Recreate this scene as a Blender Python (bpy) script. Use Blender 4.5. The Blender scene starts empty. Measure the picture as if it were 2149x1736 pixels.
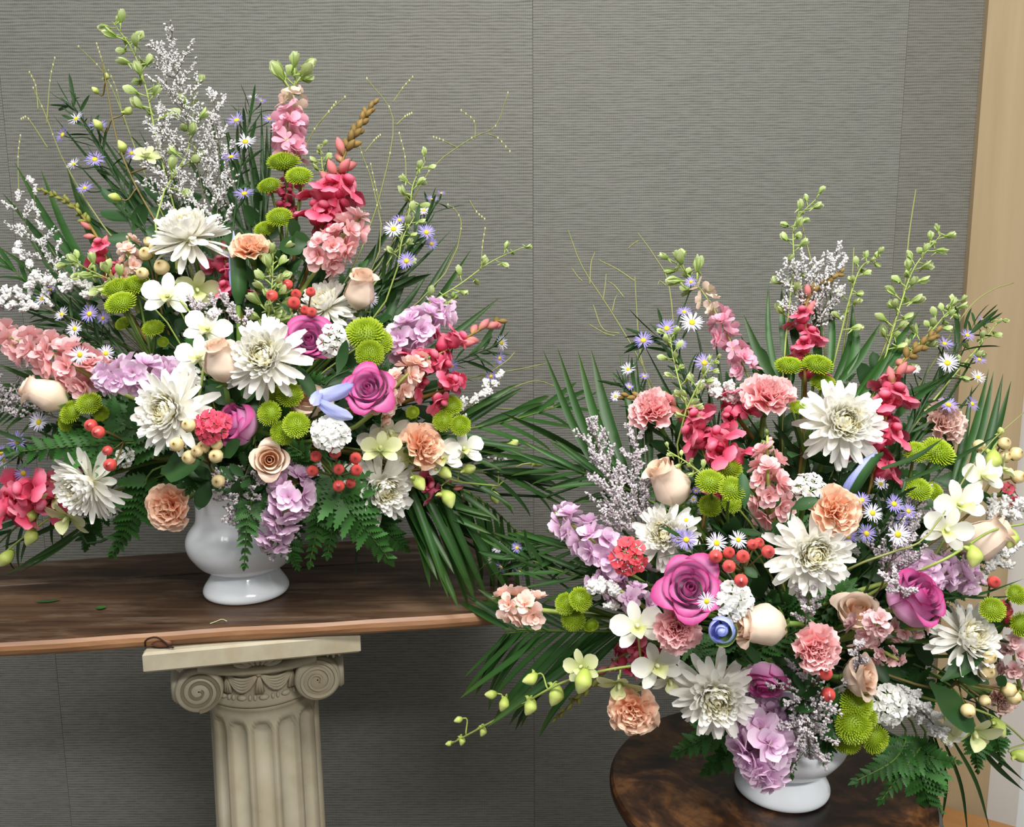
import bpy, math, random
from mathutils import Vector, Matrix, noise

rnd = random.Random(11)
sc = bpy.context.scene
COL = sc.collection
rad = math.radians

# ------------------------------------------------------------------ camera
FPX = 1900.0
PITCH = 9.6
cam_data = bpy.data.cameras.new('camera')
cam_data.sensor_width = 36.0
cam_data.lens = FPX / 2149.0 * 36.0
cam_data.clip_start = 0.05
cam = bpy.data.objects.new('camera', cam_data)
CAMZ = 1.40
CM = Matrix.Translation((0, 0, CAMZ)) @ Matrix.Rotation(rad(90 - PITCH), 4, 'X') @ Matrix.Rotation(rad(-0.35), 4, 'Z')
cam.matrix_world = CM
COL.objects.link(cam)
sc.camera = cam
CMI = CM.inverted()

# ------------------------------------------------------------------ world, ceiling lamps and rear fill
wd = bpy.data.worlds.new('room_ambient')
sc.world = wd
wd.use_nodes = True
wd.node_tree.nodes['Background'].inputs[0].default_value = (0.92, 0.97, 1.0, 1)
wd.node_tree.nodes['Background'].inputs[1].default_value = 0.21


def area(name, loc, size, size_y, power, rot=(0, 0, 0), color=(1, 0.975, 0.93)):
    d = bpy.data.lights.new(name, 'AREA')
    d.shape = 'RECTANGLE'
    d.size = size
    d.size_y = size_y
    d.energy = power
    d.color = color
    o = bpy.data.objects.new(name, d)
    o.location = loc
    o.rotation_euler = rot
    COL.objects.link(o)
    return o


area('ceiling_light_main', (0.15, 0.25, 2.75), 1.2, 0.30, 32)
area('ceiling_light_side', (-1.15, 0.10, 2.75), 1.2, 0.30, 18)
area('ceiling_fill_rear', (0.9, -1.1, 2.75), 1.2, 0.30, 54)  # unseen light behind the camera, strengthened as front fill for the flowers
sc.view_settings.view_transform = 'Standard'
sc.view_settings.look = 'None'
sc.view_settings.exposure = 0.48
sc.view_settings.gamma = 1.0
sc.view_settings.use_curve_mapping = False

# ------------------------------------------------------------------ pixel <-> place helpers


def P(px, py, Y):
    """point seen at a photo pixel, at Y metres in front of the lens plane"""
    d = CM.to_3x3() @ Vector(((px - 1074.5) / FPX, -(py - 868.0) / FPX, -1.0))
    return Vector((0, 0, CAMZ)) + d * (Y / d.y)


def PZ(px, py, z):
    d = CM.to_3x3() @ Vector(((px - 1074.5) / FPX, -(py - 868.0) / FPX, -1.0))
    return Vector((0, 0, CAMZ)) + d * ((z - CAMZ) / d.z)


def S(n, p):
    """metres covered by n photo pixels at point p"""
    return n * -(CMI @ p).z / FPX


def D(yaw, pitch):
    y, p = rad(yaw), rad(pitch)
    return Vector((math.sin(y) * math.cos(p), -math.cos(y) * math.cos(p), math.sin(p)))


def frame(pos, axis, roll=0.0, scale=1.0, ref=None):
    z = axis.normalized()
    up = ref if ref is not None else Vector((0, 0, 1))
    if abs(z.dot(up)) > 0.985:
        up = Vector((0.3, 1, 0.1))
    x = up.cross(z).normalized()
    y = z.cross(x)
    m = Matrix((x, y, z)).transposed().to_4x4()
    return Matrix.Translation(pos) @ m @ Matrix.Rotation(roll, 4, 'Z') @ Matrix.Scale(scale, 4)


SIDE = 'L'
MOUTH = {}


def dep(px, py, d=0.0):
    if SIDE == 'L':
        if py < 900:
            Y = 1.07 + 0.20 * ((900 - py) / 650) ** 1.2
        else:
            Y = 1.07 + 0.05 * (py - 900) / 200
        Y += 0.09 * ((px - 520) / 520) ** 2
    else:
        if py < 1250:
            Y = 0.93 + 0.18 * ((1250 - py) / 650) ** 1.2
        else:
            Y = 0.93 + 0.05 * (py - 1250) / 250
        Y += 0.08 * ((px - 1640) / 480) ** 2
    return min(Y + d, 1.46)


def Q(px, py, d=0.0):
    return P(px, py, dep(px, py, d))


def ease(a, b, x):
    t = max(0.0, min(1.0, (x - a) / (b - a)))
    return t * t * (3 - 2 * t)


def lerp(a, b, t):
    return a + (b - a) * t


def interp(tab, x):
    for i in range(len(tab) - 1):
        if x <= tab[i + 1][0]:
            a, b = tab[i], tab[i + 1]
            t = (x - a[0]) / (b[0] - a[0])
            t = max(0, t)
            return a[1] + (b[1] - a[1]) * (t * t * (3 - 2 * t))
    return tab[-1][1]


def curve(pts, n):
    """Catmull-Rom through the points, n+1 samples"""
    k = len(pts)
    if k == 2:
        return [pts[0].lerp(pts[1], i / n) for i in range(n + 1)]
    out = []
    for i in range(n + 1):
        t = i / n * (k - 1)
        j = min(int(t), k - 2)
        u = t - j
        p1, p2 = pts[j], pts[j + 1]
        p0 = pts[j - 1] if j > 0 else p1 * 2 - p2
        p3 = pts[j + 2] if j + 2 < k else p2 * 2 - p1
        out.append(0.5 * ((2 * p1) + (p2 - p0) * u + (2 * p0 - 5 * p1 + 4 * p2 - p3) * u * u + (3 * p1 - p0 - 3 * p2 + p3) * u ** 3))
    return out


def bez(p0, t0, p1, t1, n=8):
    out = []
    for i in range(n + 1):
        t = i / n
        a = p0 + t0
        b = p1 + t1
        out.append(p0 * (1 - t) ** 3 + a * 3 * t * (1 - t) ** 2 + b * 3 * t * t * (1 - t) + p1 * t ** 3)
    return out

# ------------------------------------------------------------------ mesh builder


class MB:
    def __init__(self):
        self.v = []
        self.f = []
        self.a = []
        self.m = []

    def grid(self, nu, nv, fn, mi=0, closed=False, af=None):
        b = len(self.v)
        cu = nu if closed else nu + 1
        for j in range(nv + 1):
            for i in range(cu):
                u, v = i / nu, j / nv
                self.v.append(tuple(fn(u, v)))
                self.a.append(af(u, v) if af else v)
        for j in range(nv):
            for i in range(nu):
                i2 = (i + 1) % cu
                self.f.append((b + j * cu + i, b + j * cu + i2, b + (j + 1) * cu + i2, b + (j + 1) * cu + i))
                self.m.append(mi)
        return self

    def tube(self, pts, r0, r1=None, n=5, mi=0, cap=True):
        r1 = r0 if r1 is None else r1
        b = len(self.v)
        k = len(pts)
        ref = Vector((0.31, 0.22, 0.93))
        for i, p in enumerate(pts):
            t = (pts[min(i + 1, k - 1)] - pts[max(i - 1, 0)])
            t = t.normalized() if t.length > 1e-9 else Vector((0, 0, 1))
            x = ref.cross(t)
            if x.length < 0.05:
                x = Vector((1, 0, 0)).cross(t)
            x.normalize()
            y = t.cross(x)
            ref = x.cross(t) * -1 if False else ref
            r = lerp(r0, r1, i / max(1, k - 1))
            for j in range(n):
                a = 2 * math.pi * j / n
                self.v.append(tuple(p + x * (r * math.cos(a)) + y * (r * math.sin(a))))
                self.a.append(i / max(1, k - 1))
        for i in range(k - 1):
            for j in range(n):
                j2 = (j + 1) % n
                self.f.append((b + i * n + j, b + i * n + j2, b + (i + 1) * n + j2, b + (i + 1) * n + j))
                self.m.append(mi)
        if cap:
            self.f.append(tuple(b + (k - 1) * n + j for j in range(n)))
            self.m.append(mi)
            self.f.append(tuple(b + n - 1 - j for j in range(n)))
            self.m.append(mi)
        return self

    def ball(self, c, rx, ry, rz, nu=8, nv=6, mi=0, M=None):
        def fn(u, v):
            th, ph = 2 * math.pi * u, math.pi * (v - 0.5)
            p = Vector((rx * math.cos(ph) * math.cos(th), ry * math.cos(ph) * math.sin(th), rz * math.sin(ph)))
            if M is not None:
                p = M @ p
            return p + Vector(c)
        return self.grid(nu, nv, fn, mi, True)

    def add(self, o, M, mi=None):
        b = len(self.v)
        self.v += [tuple(M @ Vector(p)) for p in o.v]
        self.a += o.a
        self.f += [tuple(b + i for i in f) for f in o.f]
        self.m += o.m if mi is None else [mi] * len(o.f)
        return self

    def box(self, x0, x1, y0, y1, z0, z1, mi=0, bev=0.0):
        b = len(self.v)
        for z in (z0, z1):
            for x, y in ((x0, y0), (x1, y0), (x1, y1), (x0, y1)):
                self.v.append((x, y, z))
                self.a.append(0.5)
        for f in ((3, 2, 1, 0), (4, 5, 6, 7), (0, 1, 5, 4), (1, 2, 6, 5), (2, 3, 7, 6), (3, 0, 4, 7)):
            self.f.append(tuple(b + i for i in f))
            self.m.append(mi)
        return self

    def mesh(self, name, mats, smooth=True):
        me = bpy.data.meshes.new(name)
        me.from_pydata(self.v, [], self.f)
        at = me.attributes.new('v', 'FLOAT', 'POINT')
        at.data.foreach_set('value', self.a)
        for m in (mats if isinstance(mats, (list, tuple)) else [mats]):
            me.materials.append(m)
        if any(self.m):
            me.polygons.foreach_set('material_index', self.m)
        if smooth:
            me.polygons.foreach_set('use_smooth', [True] * len(me.polygons))
        me.update()
        return me


def obj(name, mesh, parent=None, M=None):
    o = bpy.data.objects.new(name, mesh)
    COL.objects.link(o)
    if parent is not None:
        o.parent = parent
    if M is not None:
        o.matrix_basis = M
    return o


def tag(o, label, cat=None, group=None, kind=None):
    o['label'] = label
    if cat:
        o['category'] = cat
    if group:
        o['group'] = group
    if kind:
        o['kind'] = kind
    return o


def thing(name, label, cat, M, group=None):
    e = bpy.data.objects.new(name, None)
    e.empty_display_size = 0.02
    COL.objects.link(e)
    e.matrix_basis = M
    return tag(e, label, cat, group)


def place(root, parts):
    for name, me, M, subs in parts:
        o = obj(name, me, root, M)
        for n2, me2, M2 in subs:
            obj(n2, me2, o, M2)

# ------------------------------------------------------------------ materials


def lin(h):
    h = h.lstrip('#')
    out = []
    for i in (0, 2, 4):
        c = int(h[i:i + 2], 16) / 255
        out.append(c / 12.92 if c <= 0.04045 else ((c + 0.055) / 1.055) ** 2.4)
    return tuple(out) + (1.0,)


def newmat(name):
    m = bpy.data.materials.new(name)
    m.use_nodes = True
    nt = m.node_tree
    return m, nt, nt.nodes['Principled BSDF'], nt.nodes['Material Output']


def petal(name, stops, trans=0.25, rough=0.55, jit=0.12, spec=0.3, fine=0.0):
    """colour runs along the petal (attribute v: 0 base, 1 tip)"""
    m, nt, b, out = newmat(name)
    N, L = nt.nodes, nt.links
    at = N.new('ShaderNodeAttribute')
    at.attribute_name = 'v'
    cr = N.new('ShaderNodeValToRGB')
    el = cr.color_ramp.elements
    while len(el) < len(stops):
        el.new(0.5)
    for e, (p, c) in zip(el, stops):
        e.position = p
        e.color = lin(c)
    L.new(at.outputs['Fac'], cr.inputs[0])
    oi = N.new('ShaderNodeObjectInfo')
    mr = N.new('ShaderNodeMapRange')
    mr.inputs[3].default_value = 1 - jit
    mr.inputs[4].default_value = 1 + jit * 0.6
    L.new(oi.outputs['Random'], mr.inputs[0])
    hs = N.new('ShaderNodeHueSaturation')
    L.new(cr.outputs[0], hs.inputs['Color'])
    L.new(mr.outputs[0], hs.inputs['Value'])
    col = hs.outputs[0]
    L.new(col, b.inputs['Base Color'])
    b.inputs['Roughness'].default_value = rough
    b.inputs['Specular IOR Level'].default_value = spec
    if trans > 0:
        tr = N.new('ShaderNodeBsdfTranslucent')
        L.new(col, tr.inputs[0])
        mx = N.new('ShaderNodeMixShader')
        mx.inputs[0].default_value = trans
        L.new(b.outputs[0], mx.inputs[1])
        L.new(tr.outputs[0], mx.inputs[2])
        L.new(mx.outputs[0], out.inputs[0])
    return m


def one(name, c, **k):
    return petal(name, [(0, c), (1, c)], **k)


M = {}
M['mum_out'] = petal('white_mum_petal', [(0, 'ECEAC4'), (0.3, 'FBF9EE'), (1, 'FEFDF9')], trans=0.28, jit=0.03)
M['mum_in'] = petal('cream_mum_petal', [(0, 'D6D88A'), (0.5, 'F8F2C8'), (1, 'FEFAE4')], trans=0.25, jit=0.03)
M['lav_rose'] = petal('lavender_rose_petal', [(0, 'EFD0E2'), (0.45, 'E0A8CE'), (0.8, 'D486BA'), (0.94, 'CC5E9C'), (1, 'C43C84')], jit=0.06, trans=0.2)
M['peach_rose'] = petal('peach_rose_petal', [(0, 'E9DCC0'), (0.5, 'F4DFCB'), (0.85, 'F8E4D2'), (1, 'FADCC6')], jit=0.04, trans=0.2)
M['peach_core'] = petal('peach_rose_core', [(0, 'F4C8A4'), (0.7, 'F8CFB0'), (1, 'FBE0C8')], jit=0.04, trans=0.2)
M['pink_carn'] = petal('pink_carnation_petal', [(0, 'F48A92'), (0.6, 'FDB2B6'), (1, 'FFD6D6')], jit=0.05, trans=0.3)
M['peach_carn'] = petal('peach_carnation_petal', [(0, 'F8A580'), (0.6, 'FDC6A2'), (1, 'FFE0C8')], jit=0.05, trans=0.3)
M['pale_carn'] = petal('pale_carnation_petal', [(0, 'D8A49A'), (0.6, 'E6BDB4'), (1, 'F0D4CA')], jit=0.08, trans=0.25)
M['stock_salmon'] = petal('salmon_stock_petal', [(0, 'E2CB98'), (0.22, 'F7B6B8'), (1, 'FED8DA')], jit=0.08, trans=0.32)
M['stock_peach'] = petal('peach_stock_petal', [(0, 'E8D29C'), (0.22, 'FACDBE'), (1, 'FEE6DC')], jit=0.08, trans=0.32)
M['stock_lav'] = petal('lavender_stock_petal', [(0, 'D8D0A4'), (0.2, 'E8BCE0'), (1, 'F9E4F6')], jit=0.08, trans=0.32)
M['stock_mag'] = petal('magenta_stock_petal', [(0, 'B850A4'), (0.5, 'D47CC4'), (1, 'EDB6E4')], jit=0.1, trans=0.3)
M['stock_dust'] = petal('dusty_stock_petal', [(0, 'DEC090'), (0.25, 'E8B8BA'), (1, 'F6D6D8')], jit=0.08, trans=0.3)
M['snap'] = petal('pink_snapdragon', [(0, 'CE3C58'), (0.5, 'E65A7C'), (1, 'F092A8')], jit=0.12, trans=0.25)
M['snap_bud'] = petal('snapdragon_bud', [(0, 'B09A58'), (0.4, 'DC8A88'), (1, 'E28084')], jit=0.1, trans=0.2)
M['snap_tip'] = petal('snapdragon_tip_bud', [(0, '7E6A34'), (1, '9C7E48')], jit=0.2, trans=0.1)
M['snap_tipg'] = petal('snapdragon_green_bud', [(0, '6F7A30'), (1, '9CA050')], jit=0.15, trans=0.1)
M['snap_stem'] = one('snapdragon_stem', '8A7036', trans=0)
M['lark_g'] = petal('green_larkspur_bud', [(0, '94B254'), (0.5, 'BCD084'), (1, 'DAE6B0')], jit=0.1, trans=0.3)
M['lark_p'] = petal('pink_larkspur_petal', [(0, 'DDD2A8'), (0.22, 'F0AAC2'), (1, 'F8C2D4')], jit=0.1, trans=0.3)
M['lark_c'] = petal('pale_larkspur_petal', [(0, 'DCD8A8'), (0.5, 'F2DCC6'), (1, 'F6D6CC')], jit=0.08, trans=0.3)
M['btn'] = petal('green_button_mum', [(0, '6E8A0E'), (0.6, '9BB324'), (1, 'B2C83A')], jit=0.1, trans=0.25)
M['btn_in'] = petal('green_button_centre', [(0, '5E7A0A'), (1, '8CA51C')], jit=0.1, trans=0.1)
M['ast'] = petal('lavender_aster_ray', [(0, 'B9A9DE'), (1, '8F86D0')], jit=0.15, trans=0.2)
M['ast_w'] = petal('pale_aster_ray', [(0, 'F0EEF6'), (1, 'D2CEEC')], jit=0.08, trans=0.2)
M['ast_d'] = one('aster_disc_yellow', 'D7C22B', trans=0)
M['berry_r'] = petal('red_hypericum', [(0, 'D8504E'), (0.8, 'E25A54'), (1, '8E2A2C')], trans=0, rough=0.3, spec=0.5, jit=0.08)
M['berry_c'] = petal('cream_hypericum', [(0, 'D8BE84'), (0.85, 'EBD6A2'), (0.94, 'C9AE74'), (1, '4A3420')], trans=0, rough=0.35, spec=0.5, jit=0.05)
M['orch'] = petal('white_orchid_petal', [(0, 'D8DDA8'), (0.35, 'F2F2E4'), (1, 'F7F7F0')], jit=0.04, trans=0.2)
M['orch_g'] = petal('greenish_orchid_petal', [(0, 'B9C872'), (0.5, 'DDE3A8'), (1, 'E6E9BE')], jit=0.06, trans=0.2)
M['orch_b'] = petal('orchid_bud', [(0, 'A9BE52'), (0.6, 'C6D474'), (1, 'D7DE96')], jit=0.08, trans=0.1, rough=0.4)
M['orch_lip'] = petal('orchid_lip', [(0, 'CBCF78'), (1, 'EDEED2')], jit=0.05, trans=0.1)
M['dia_r'] = petal('red_dianthus_petal', [(0, 'F49AAE'), (0.2, 'DC4460'), (1, 'EC5E78')], jit=0.08, trans=0.25)
M['dia_c'] = petal('coral_dianthus_petal', [(0, 'F8BCAE'), (0.2, 'E84A56'), (1, 'EE626C')], jit=0.08, trans=0.25)
M['dia_w'] = petal('white_dianthus_petal', [(0, 'C9D8B0'), (0.3, 'F3F4EE'), (1, 'FAFAF6')], jit=0.05, trans=0.2)
M['caspia'] = one('caspia_floret_white', 'E6E4E4', jit=0.08, trans=0.2)
M['caspia_l'] = one('caspia_floret_lilac', 'D6CED2', jit=0.1, trans=0.2)
M['caspia_s'] = one('caspia_stem', '5E5C46', trans=0)
M['statice'] = one('white_statice_floret', 'F4F3F0', jit=0.05, trans=0.15)
M['iris'] = petal('blue_iris_petal', [(0, '8E98DA'), (0.5, 'A6AFE8'), (1, 'C2C8F2')], jit=0.06, trans=0.2)
M['stem'] = one('green_stem', '5E7A34', trans=0, rough=0.5, jit=0.2)
M['stem_d'] = one('dark_stem', '33502A', trans=0, rough=0.5, jit=0.2)
M['stem_l'] = one('light_stem', '9DB05C', trans=0, rough=0.5, jit=0.12)
M['stem_b'] = one('brown_stem', '75683A', trans=0, rough=0.5, jit=0.15)
M['calyx'] = petal('green_calyx', [(0, '5C7A30'), (1, '86A050')], trans=0.1, jit=0.12)
M['palm'] = petal('palm_leaflet', [(0, '335C26'), (0.6, '2E5624'), (1, '38521C')], trans=0.18, rough=0.4, spec=0.35, jit=0.3)
M['grass'] = petal('grass_blade', [(0, '2A4C1E'), (1, '233F1A')], trans=0.12, rough=0.45, spec=0.3, jit=0.25)
M['fern'] = petal('leatherleaf_fern', [(0, '2F5822'), (1, '3E7632')], trans=0.2, rough=0.48, spec=0.3, jit=0.25)
M['leaf'] = petal('broad_leaf', [(0, '2C4E24'), (1, '345A30')], trans=0.12, rough=0.45, spec=0.3, jit=0.25)
M['leaf_y'] = petal('young_leaf', [(0, '6C8A3A'), (1, '86A04A')], trans=0.2, jit=0.15)
M['needle'] = petal('aster_leaf', [(0, '36582A'), (1, '2C4A24')], trans=0.15, jit=0.2)
M['twig'] = one('panicum_twig', '8E9458', trans=0, jit=0.1)
M['seed'] = one('panicum_seed', 'C9C89A', trans=0, jit=0.1)
M['foam'] = one('floral_foam', '2F4A2C', trans=0, rough=0.95, jit=0)


def mapped(nt, rotz=0.0, scale=(1, 1, 1), which='Object'):
    tc = nt.nodes.new('ShaderNodeTexCoord')
    mp = nt.nodes.new('ShaderNodeMapping')
    mp.inputs['Rotation'].default_value = (0, 0, rotz)
    mp.inputs['Scale'].default_value = scale
    nt.links.new(tc.outputs[which], mp.inputs[0])
    return mp.outputs[0]


def ramp(nt, fac, stops):
    cr = nt.nodes.new('ShaderNodeValToRGB')
    el = cr.color_ramp.elements
    while len(el) < len(stops):
        el.new(0.5)
    for e, (p, c) in zip(el, stops):
        e.position = p
        e.color = lin(c)
    nt.links.new(fac, cr.inputs[0])
    return cr.outputs[0]


def nz(nt, vec, scale, detail=4, rough=0.55, dist=0.0):
    n = nt.nodes.new('ShaderNodeTexNoise')
    n.inputs['Scale'].default_value = scale
    n.inputs['Detail'].default_value = detail
    n.inputs['Roughness'].default_value = rough
    n.inputs['Distortion'].default_value = dist
    nt.links.new(vec, n.inputs['Vector'])
    return n.outputs['Fac']


def math_(nt, op, a, b=None, c=None):
    n = nt.nodes.new('ShaderNodeMath')
    n.operation = op
    for i, x in enumerate((a, b, c)):
        if x is None:
            continue
        if isinstance(x, (int, float)):
            n.inputs[i].default_value = x
        else:
            nt.links.new(x, n.inputs[i])
    return n.outputs[0]


def mixc(nt, fac, a, b, mode='MIX'):
    n = nt.nodes.new('ShaderNodeMix')
    n.data_type = 'RGBA'
    n.blend_type = mode
    for i, x in ((0, fac), (6, a), (7, b)):
        if isinstance(x, (int, float)):
            n.inputs[i].default_value = x
        elif isinstance(x, str):
            n.inputs[i].default_value = lin(x)
        else:
            nt.links.new(x, n.inputs[i])
    return n.outputs[2]


def bump(nt, b, h, strength, dist):
    n = nt.nodes.new('ShaderNodeBump')
    n.inputs['Strength'].default_value = strength
    n.inputs['Distance'].default_value = dist
    nt.links.new(h, n.inputs['Height'])
    nt.links.new(n.outputs[0], b.inputs['Normal'])


def wallpaper(name, rib, seed, c0, c1):
    m, nt, b, out = newmat(name)
    tc = nt.nodes.new('ShaderNodeTexCoord')
    sx = nt.nodes.new('ShaderNodeSeparateXYZ')
    nt.links.new(tc.outputs['Object'], sx.inputs[0])
    x, z = sx.outputs[0], sx.outputs[2]
    off = nt.nodes.new('ShaderNodeVectorMath')
    off.operation = 'ADD'
    off.inputs[1].default_value = (seed, 0, seed * 2)
    nt.links.new(tc.outputs['Object'], off.inputs[0])

    def sv(sxx, szz):
        mp = nt.nodes.new('ShaderNodeMapping')
        mp.inputs['Scale'].default_value = (sxx, 1, szz)
        nt.links.new(off.outputs[0], mp.inputs[0])
        return mp.outputs[0]
    wob = nz(nt, sv(9, 22), 1.0, 2)
    wob2 = nz(nt, sv(45, 120), 1.0, 2)
    ph = math_(nt, 'ADD', math_(nt, 'MULTIPLY', z, 2 * math.pi / rib), math_(nt, 'ADD', math_(nt, 'MULTIPLY', wob, 6.0), math_(nt, 'MULTIPLY', wob2, 2.2)))
    ribs = math_(nt, 'MULTIPLY_ADD', math_(nt, 'SINE', ph), 0.5, 0.5)
    wv = math_(nt, 'ADD', math_(nt, 'MULTIPLY', x, 2 * math.pi / 0.0034), math_(nt, 'MULTIPLY', nz(nt, sv(60, 10), 1.0, 2), 5.0))
    warp = math_(nt, 'MULTIPLY_ADD', math_(nt, 'SINE', wv), 0.5, 0.5)
    slub = nz(nt, sv(55, 330), 1.0, 3, 0.6)
    h = math_(nt, 'ADD', math_(nt, 'MULTIPLY', ribs, 0.42), math_(nt, 'ADD', math_(nt, 'MULTIPLY', warp, 0.16), math_(nt, 'MULTIPLY', slub, 0.95)))
    big = nz(nt, sv(2.2, 1.7), 1.0, 4)
    col = ramp(nt, h, [(0.25, c0), (0.95, c1)])
    col = mixc(nt, math_(nt, 'MULTIPLY', big, 0.25), col, '6A6258')
    nt.links.new(col, b.inputs['Base Color'])
    b.inputs['Roughness'].default_value = 0.6
    b.inputs['Specular IOR Level'].default_value = 0.35
    bump(nt, b, h, 0.55, 0.0010)
    return m


def wood(name, rot, stops, gscale=(3.0, 60.0, 60.0), rough=0.5, spec=0.4, bumpd=0.0006, blot=None, pale=None):
    m, nt, b, out = newmat(name)
    v = mapped(nt, rot, gscale)
    g = nz(nt, v, 1.0, 8, 0.62, 0.35)
    v2 = mapped(nt, rot, (gscale[0] * 0.7, gscale[1] * 0.16, gscale[2] * 0.16))
    g2 = nz(nt, v2, 1.0, 4, 0.5, 0.8)
    v3 = mapped(nt, rot, (gscale[0] * 2.2, gscale[1] * 3.2, gscale[2] * 3.2))
    g3 = nz(nt, v3, 1.0, 3)
    f = math_(nt, 'ADD', math_(nt, 'MULTIPLY', g, 0.45), math_(nt, 'ADD', math_(nt, 'MULTIPLY', g2, 0.4), math_(nt, 'MULTIPLY', g3, 0.15)))
    col = ramp(nt, f, stops)
    if blot:
        bl = nz(nt, mapped(nt, rot, (4, 9, 9)), 1.0, 5, 0.6)
        bf = ramp(nt, bl, [(0.45, '000000'), (0.68, 'FFFFFF')])
        col = mixc(nt, bf, col, blot, 'MULTIPLY')
    if pale:
        pl = nz(nt, mapped(nt, rot, (5, 26, 26)), 1.0, 6, 0.65)
        pf = ramp(nt, pl, [(0.50, '000000'), (0.72, 'FFFFFF')])
        col = mixc(nt, math_(nt, 'MULTIPLY', pf, 0.55), col, pale)
        sc_ = nz(nt, mapped(nt, rot, (7, 130, 130)), 1.0, 3, 0.6)
        sf = ramp(nt, sc_, [(0.30, 'FFFFFF'), (0.36, '000000')])
        col = mixc(nt, math_(nt, 'MULTIPLY', sf, 0.8), col, '0E0906')
    nt.links.new(col, b.inputs['Base Color'])
    b.inputs['Roughness'].default_value = rough
    b.inputs['Specular IOR Level'].default_value = spec
    bump(nt, b, f, 0.6, bumpd)
    return m


PLANK_ROT = rad(9.5)
M['plank_top'] = wood('weathered_plank_top', -PLANK_ROT, [(0.27, '17100C'), (0.42, '342318'), (0.55, '563F2C'), (0.72, '846A53')], (2.2, 55, 55), 0.45, 0.4, blot='A49484', pale='8A7866')
M['plank_edge'] = wood('plank_rounded_edge', -PLANK_ROT, [(0.25, '5A3A24'), (0.5, '8A6242'), (0.75, 'AE8660')], (3, 60, 60), 0.42, 0.45)
M['trim'] = wood('pale_maple_trim', 0, [(0.2, '94805F'), (0.5, 'A89372'), (0.8, 'B49F80')], (30, 30, 1.4), 0.5, 0.4, 0.0002)
M['trim_dark'] = wood('amber_ledge_wood', 0, [(0.2, '8F6238'), (0.5, 'A87848'), (0.8, 'B98856')], (2, 30, 30), 0.5, 0.4, 0.0002)

m, nt, b, out = newmat('burl_table_top')
vv = mapped(nt, 0.4, (1, 1, 1))
n1 = nz(nt, vv, 9, 6, 0.62, 1.6)
n2 = nz(nt, vv, 26, 5, 0.6, 1.0)
f = math_(nt, 'ADD', math_(nt, 'MULTIPLY', n1, 0.7), math_(nt, 'MULTIPLY', n2, 0.3))
col = ramp(nt, f, [(0.34, '0E0805'), (0.44, '23140C'), (0.52, '402717'), (0.60, '6A4728'), (0.68, '33200F'), (0.8, '4A2E1A')])
nt.links.new(col, b.inputs['Base Color'])
b.inputs['Roughness'].default_value = 0.3
b.inputs['Specular IOR Level'].default_value = 0.5
M['burl'] = m
M['burl_edge'] = one('dark_table_edge', '2A170D', trans=0, rough=0.3, jit=0)

m, nt, b, out = newmat('milk_glass')
b.inputs['Base Color'].default_value = lin('F2F7FD')
b.inputs['Roughness'].default_value = 0.12
b.inputs['Specular IOR Level'].default_value = 0.6
b.inputs['Subsurface Weight'].default_value = 0.15
b.inputs['Subsurface Radius'].default_value = (0.01, 0.01, 0.01)
M['milk'] = m

m, nt, b, out = newmat('aged_plaster')
vv = mapped(nt)
a1 = nz(nt, vv, 9, 6, 0.6)
a2 = nz(nt, mapped(nt, 0, (30, 30, 5)), 1.0, 4, 0.6)
col = ramp(nt, a1, [(0.3, '958B75'), (0.5, 'ADA58F'), (0.7, 'B9B2A0')])
col = mixc(nt, math_(nt, 'MULTIPLY', ramp(nt, a2, [(0.45, '000000'), (0.75, 'FFFFFF')]), 0.4), col, 'A08A64')
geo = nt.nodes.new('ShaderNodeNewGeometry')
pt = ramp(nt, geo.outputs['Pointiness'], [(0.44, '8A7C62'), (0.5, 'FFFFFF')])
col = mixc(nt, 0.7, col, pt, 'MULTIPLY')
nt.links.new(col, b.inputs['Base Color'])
b.inputs['Roughness'].default_value = 0.65
M['plaster'] = m
m, nt, b, out = newmat('white_paint')
b.inputs['Base Color'].default_value = lin('CFC9C2')
b.inputs['Roughness'].default_value = 0.45
M['white'] = m
m, nt, b, out = newmat('bright_door_paint')
b.inputs['Base Color'].default_value = lin('E2E4E4')
b.inputs['Roughness'].default_value = 0.4
M['door'] = m
m, nt, b, out = newmat('grey_floor')
b.inputs['Base Color'].default_value = lin('6E665C')
b.inputs['Roughness'].default_value = 0.6
M['floor'] = m

# ------------------------------------------------------------------ the setting
YW = 1.53
M['paper_a'] = wallpaper('grey_woven_wallpaper', 0.0051, 0.0, '4D4E47', '7C7D77')
M['paper_b'] = wallpaper('grey_woven_wallpaper_fine', 0.0042, 3.7, '4D4E47', '7C7D77')
M['paper_shaded'] = wallpaper('grey_woven_wallpaper_shaded', 0.0046, 8.1, '4A4942', '77766F')  # same wallpaper toned darker; its change of sheen is put into the colour
xs_a = P(118, 1400, YW).x
xs_b = P(1118, 300, YW).x
xs_c = P(1890, 300, YW).x
xs_d = P(2037, 400, YW).x
xs_e = P(2149, 730, YW).x


def struct(name, me, parent=None, M_=None, label=None):
    o = obj(name, me, parent, M_)
    if parent is None:
        o['kind'] = 'structure'
        if label:
            o['label'] = label
    return o


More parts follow.
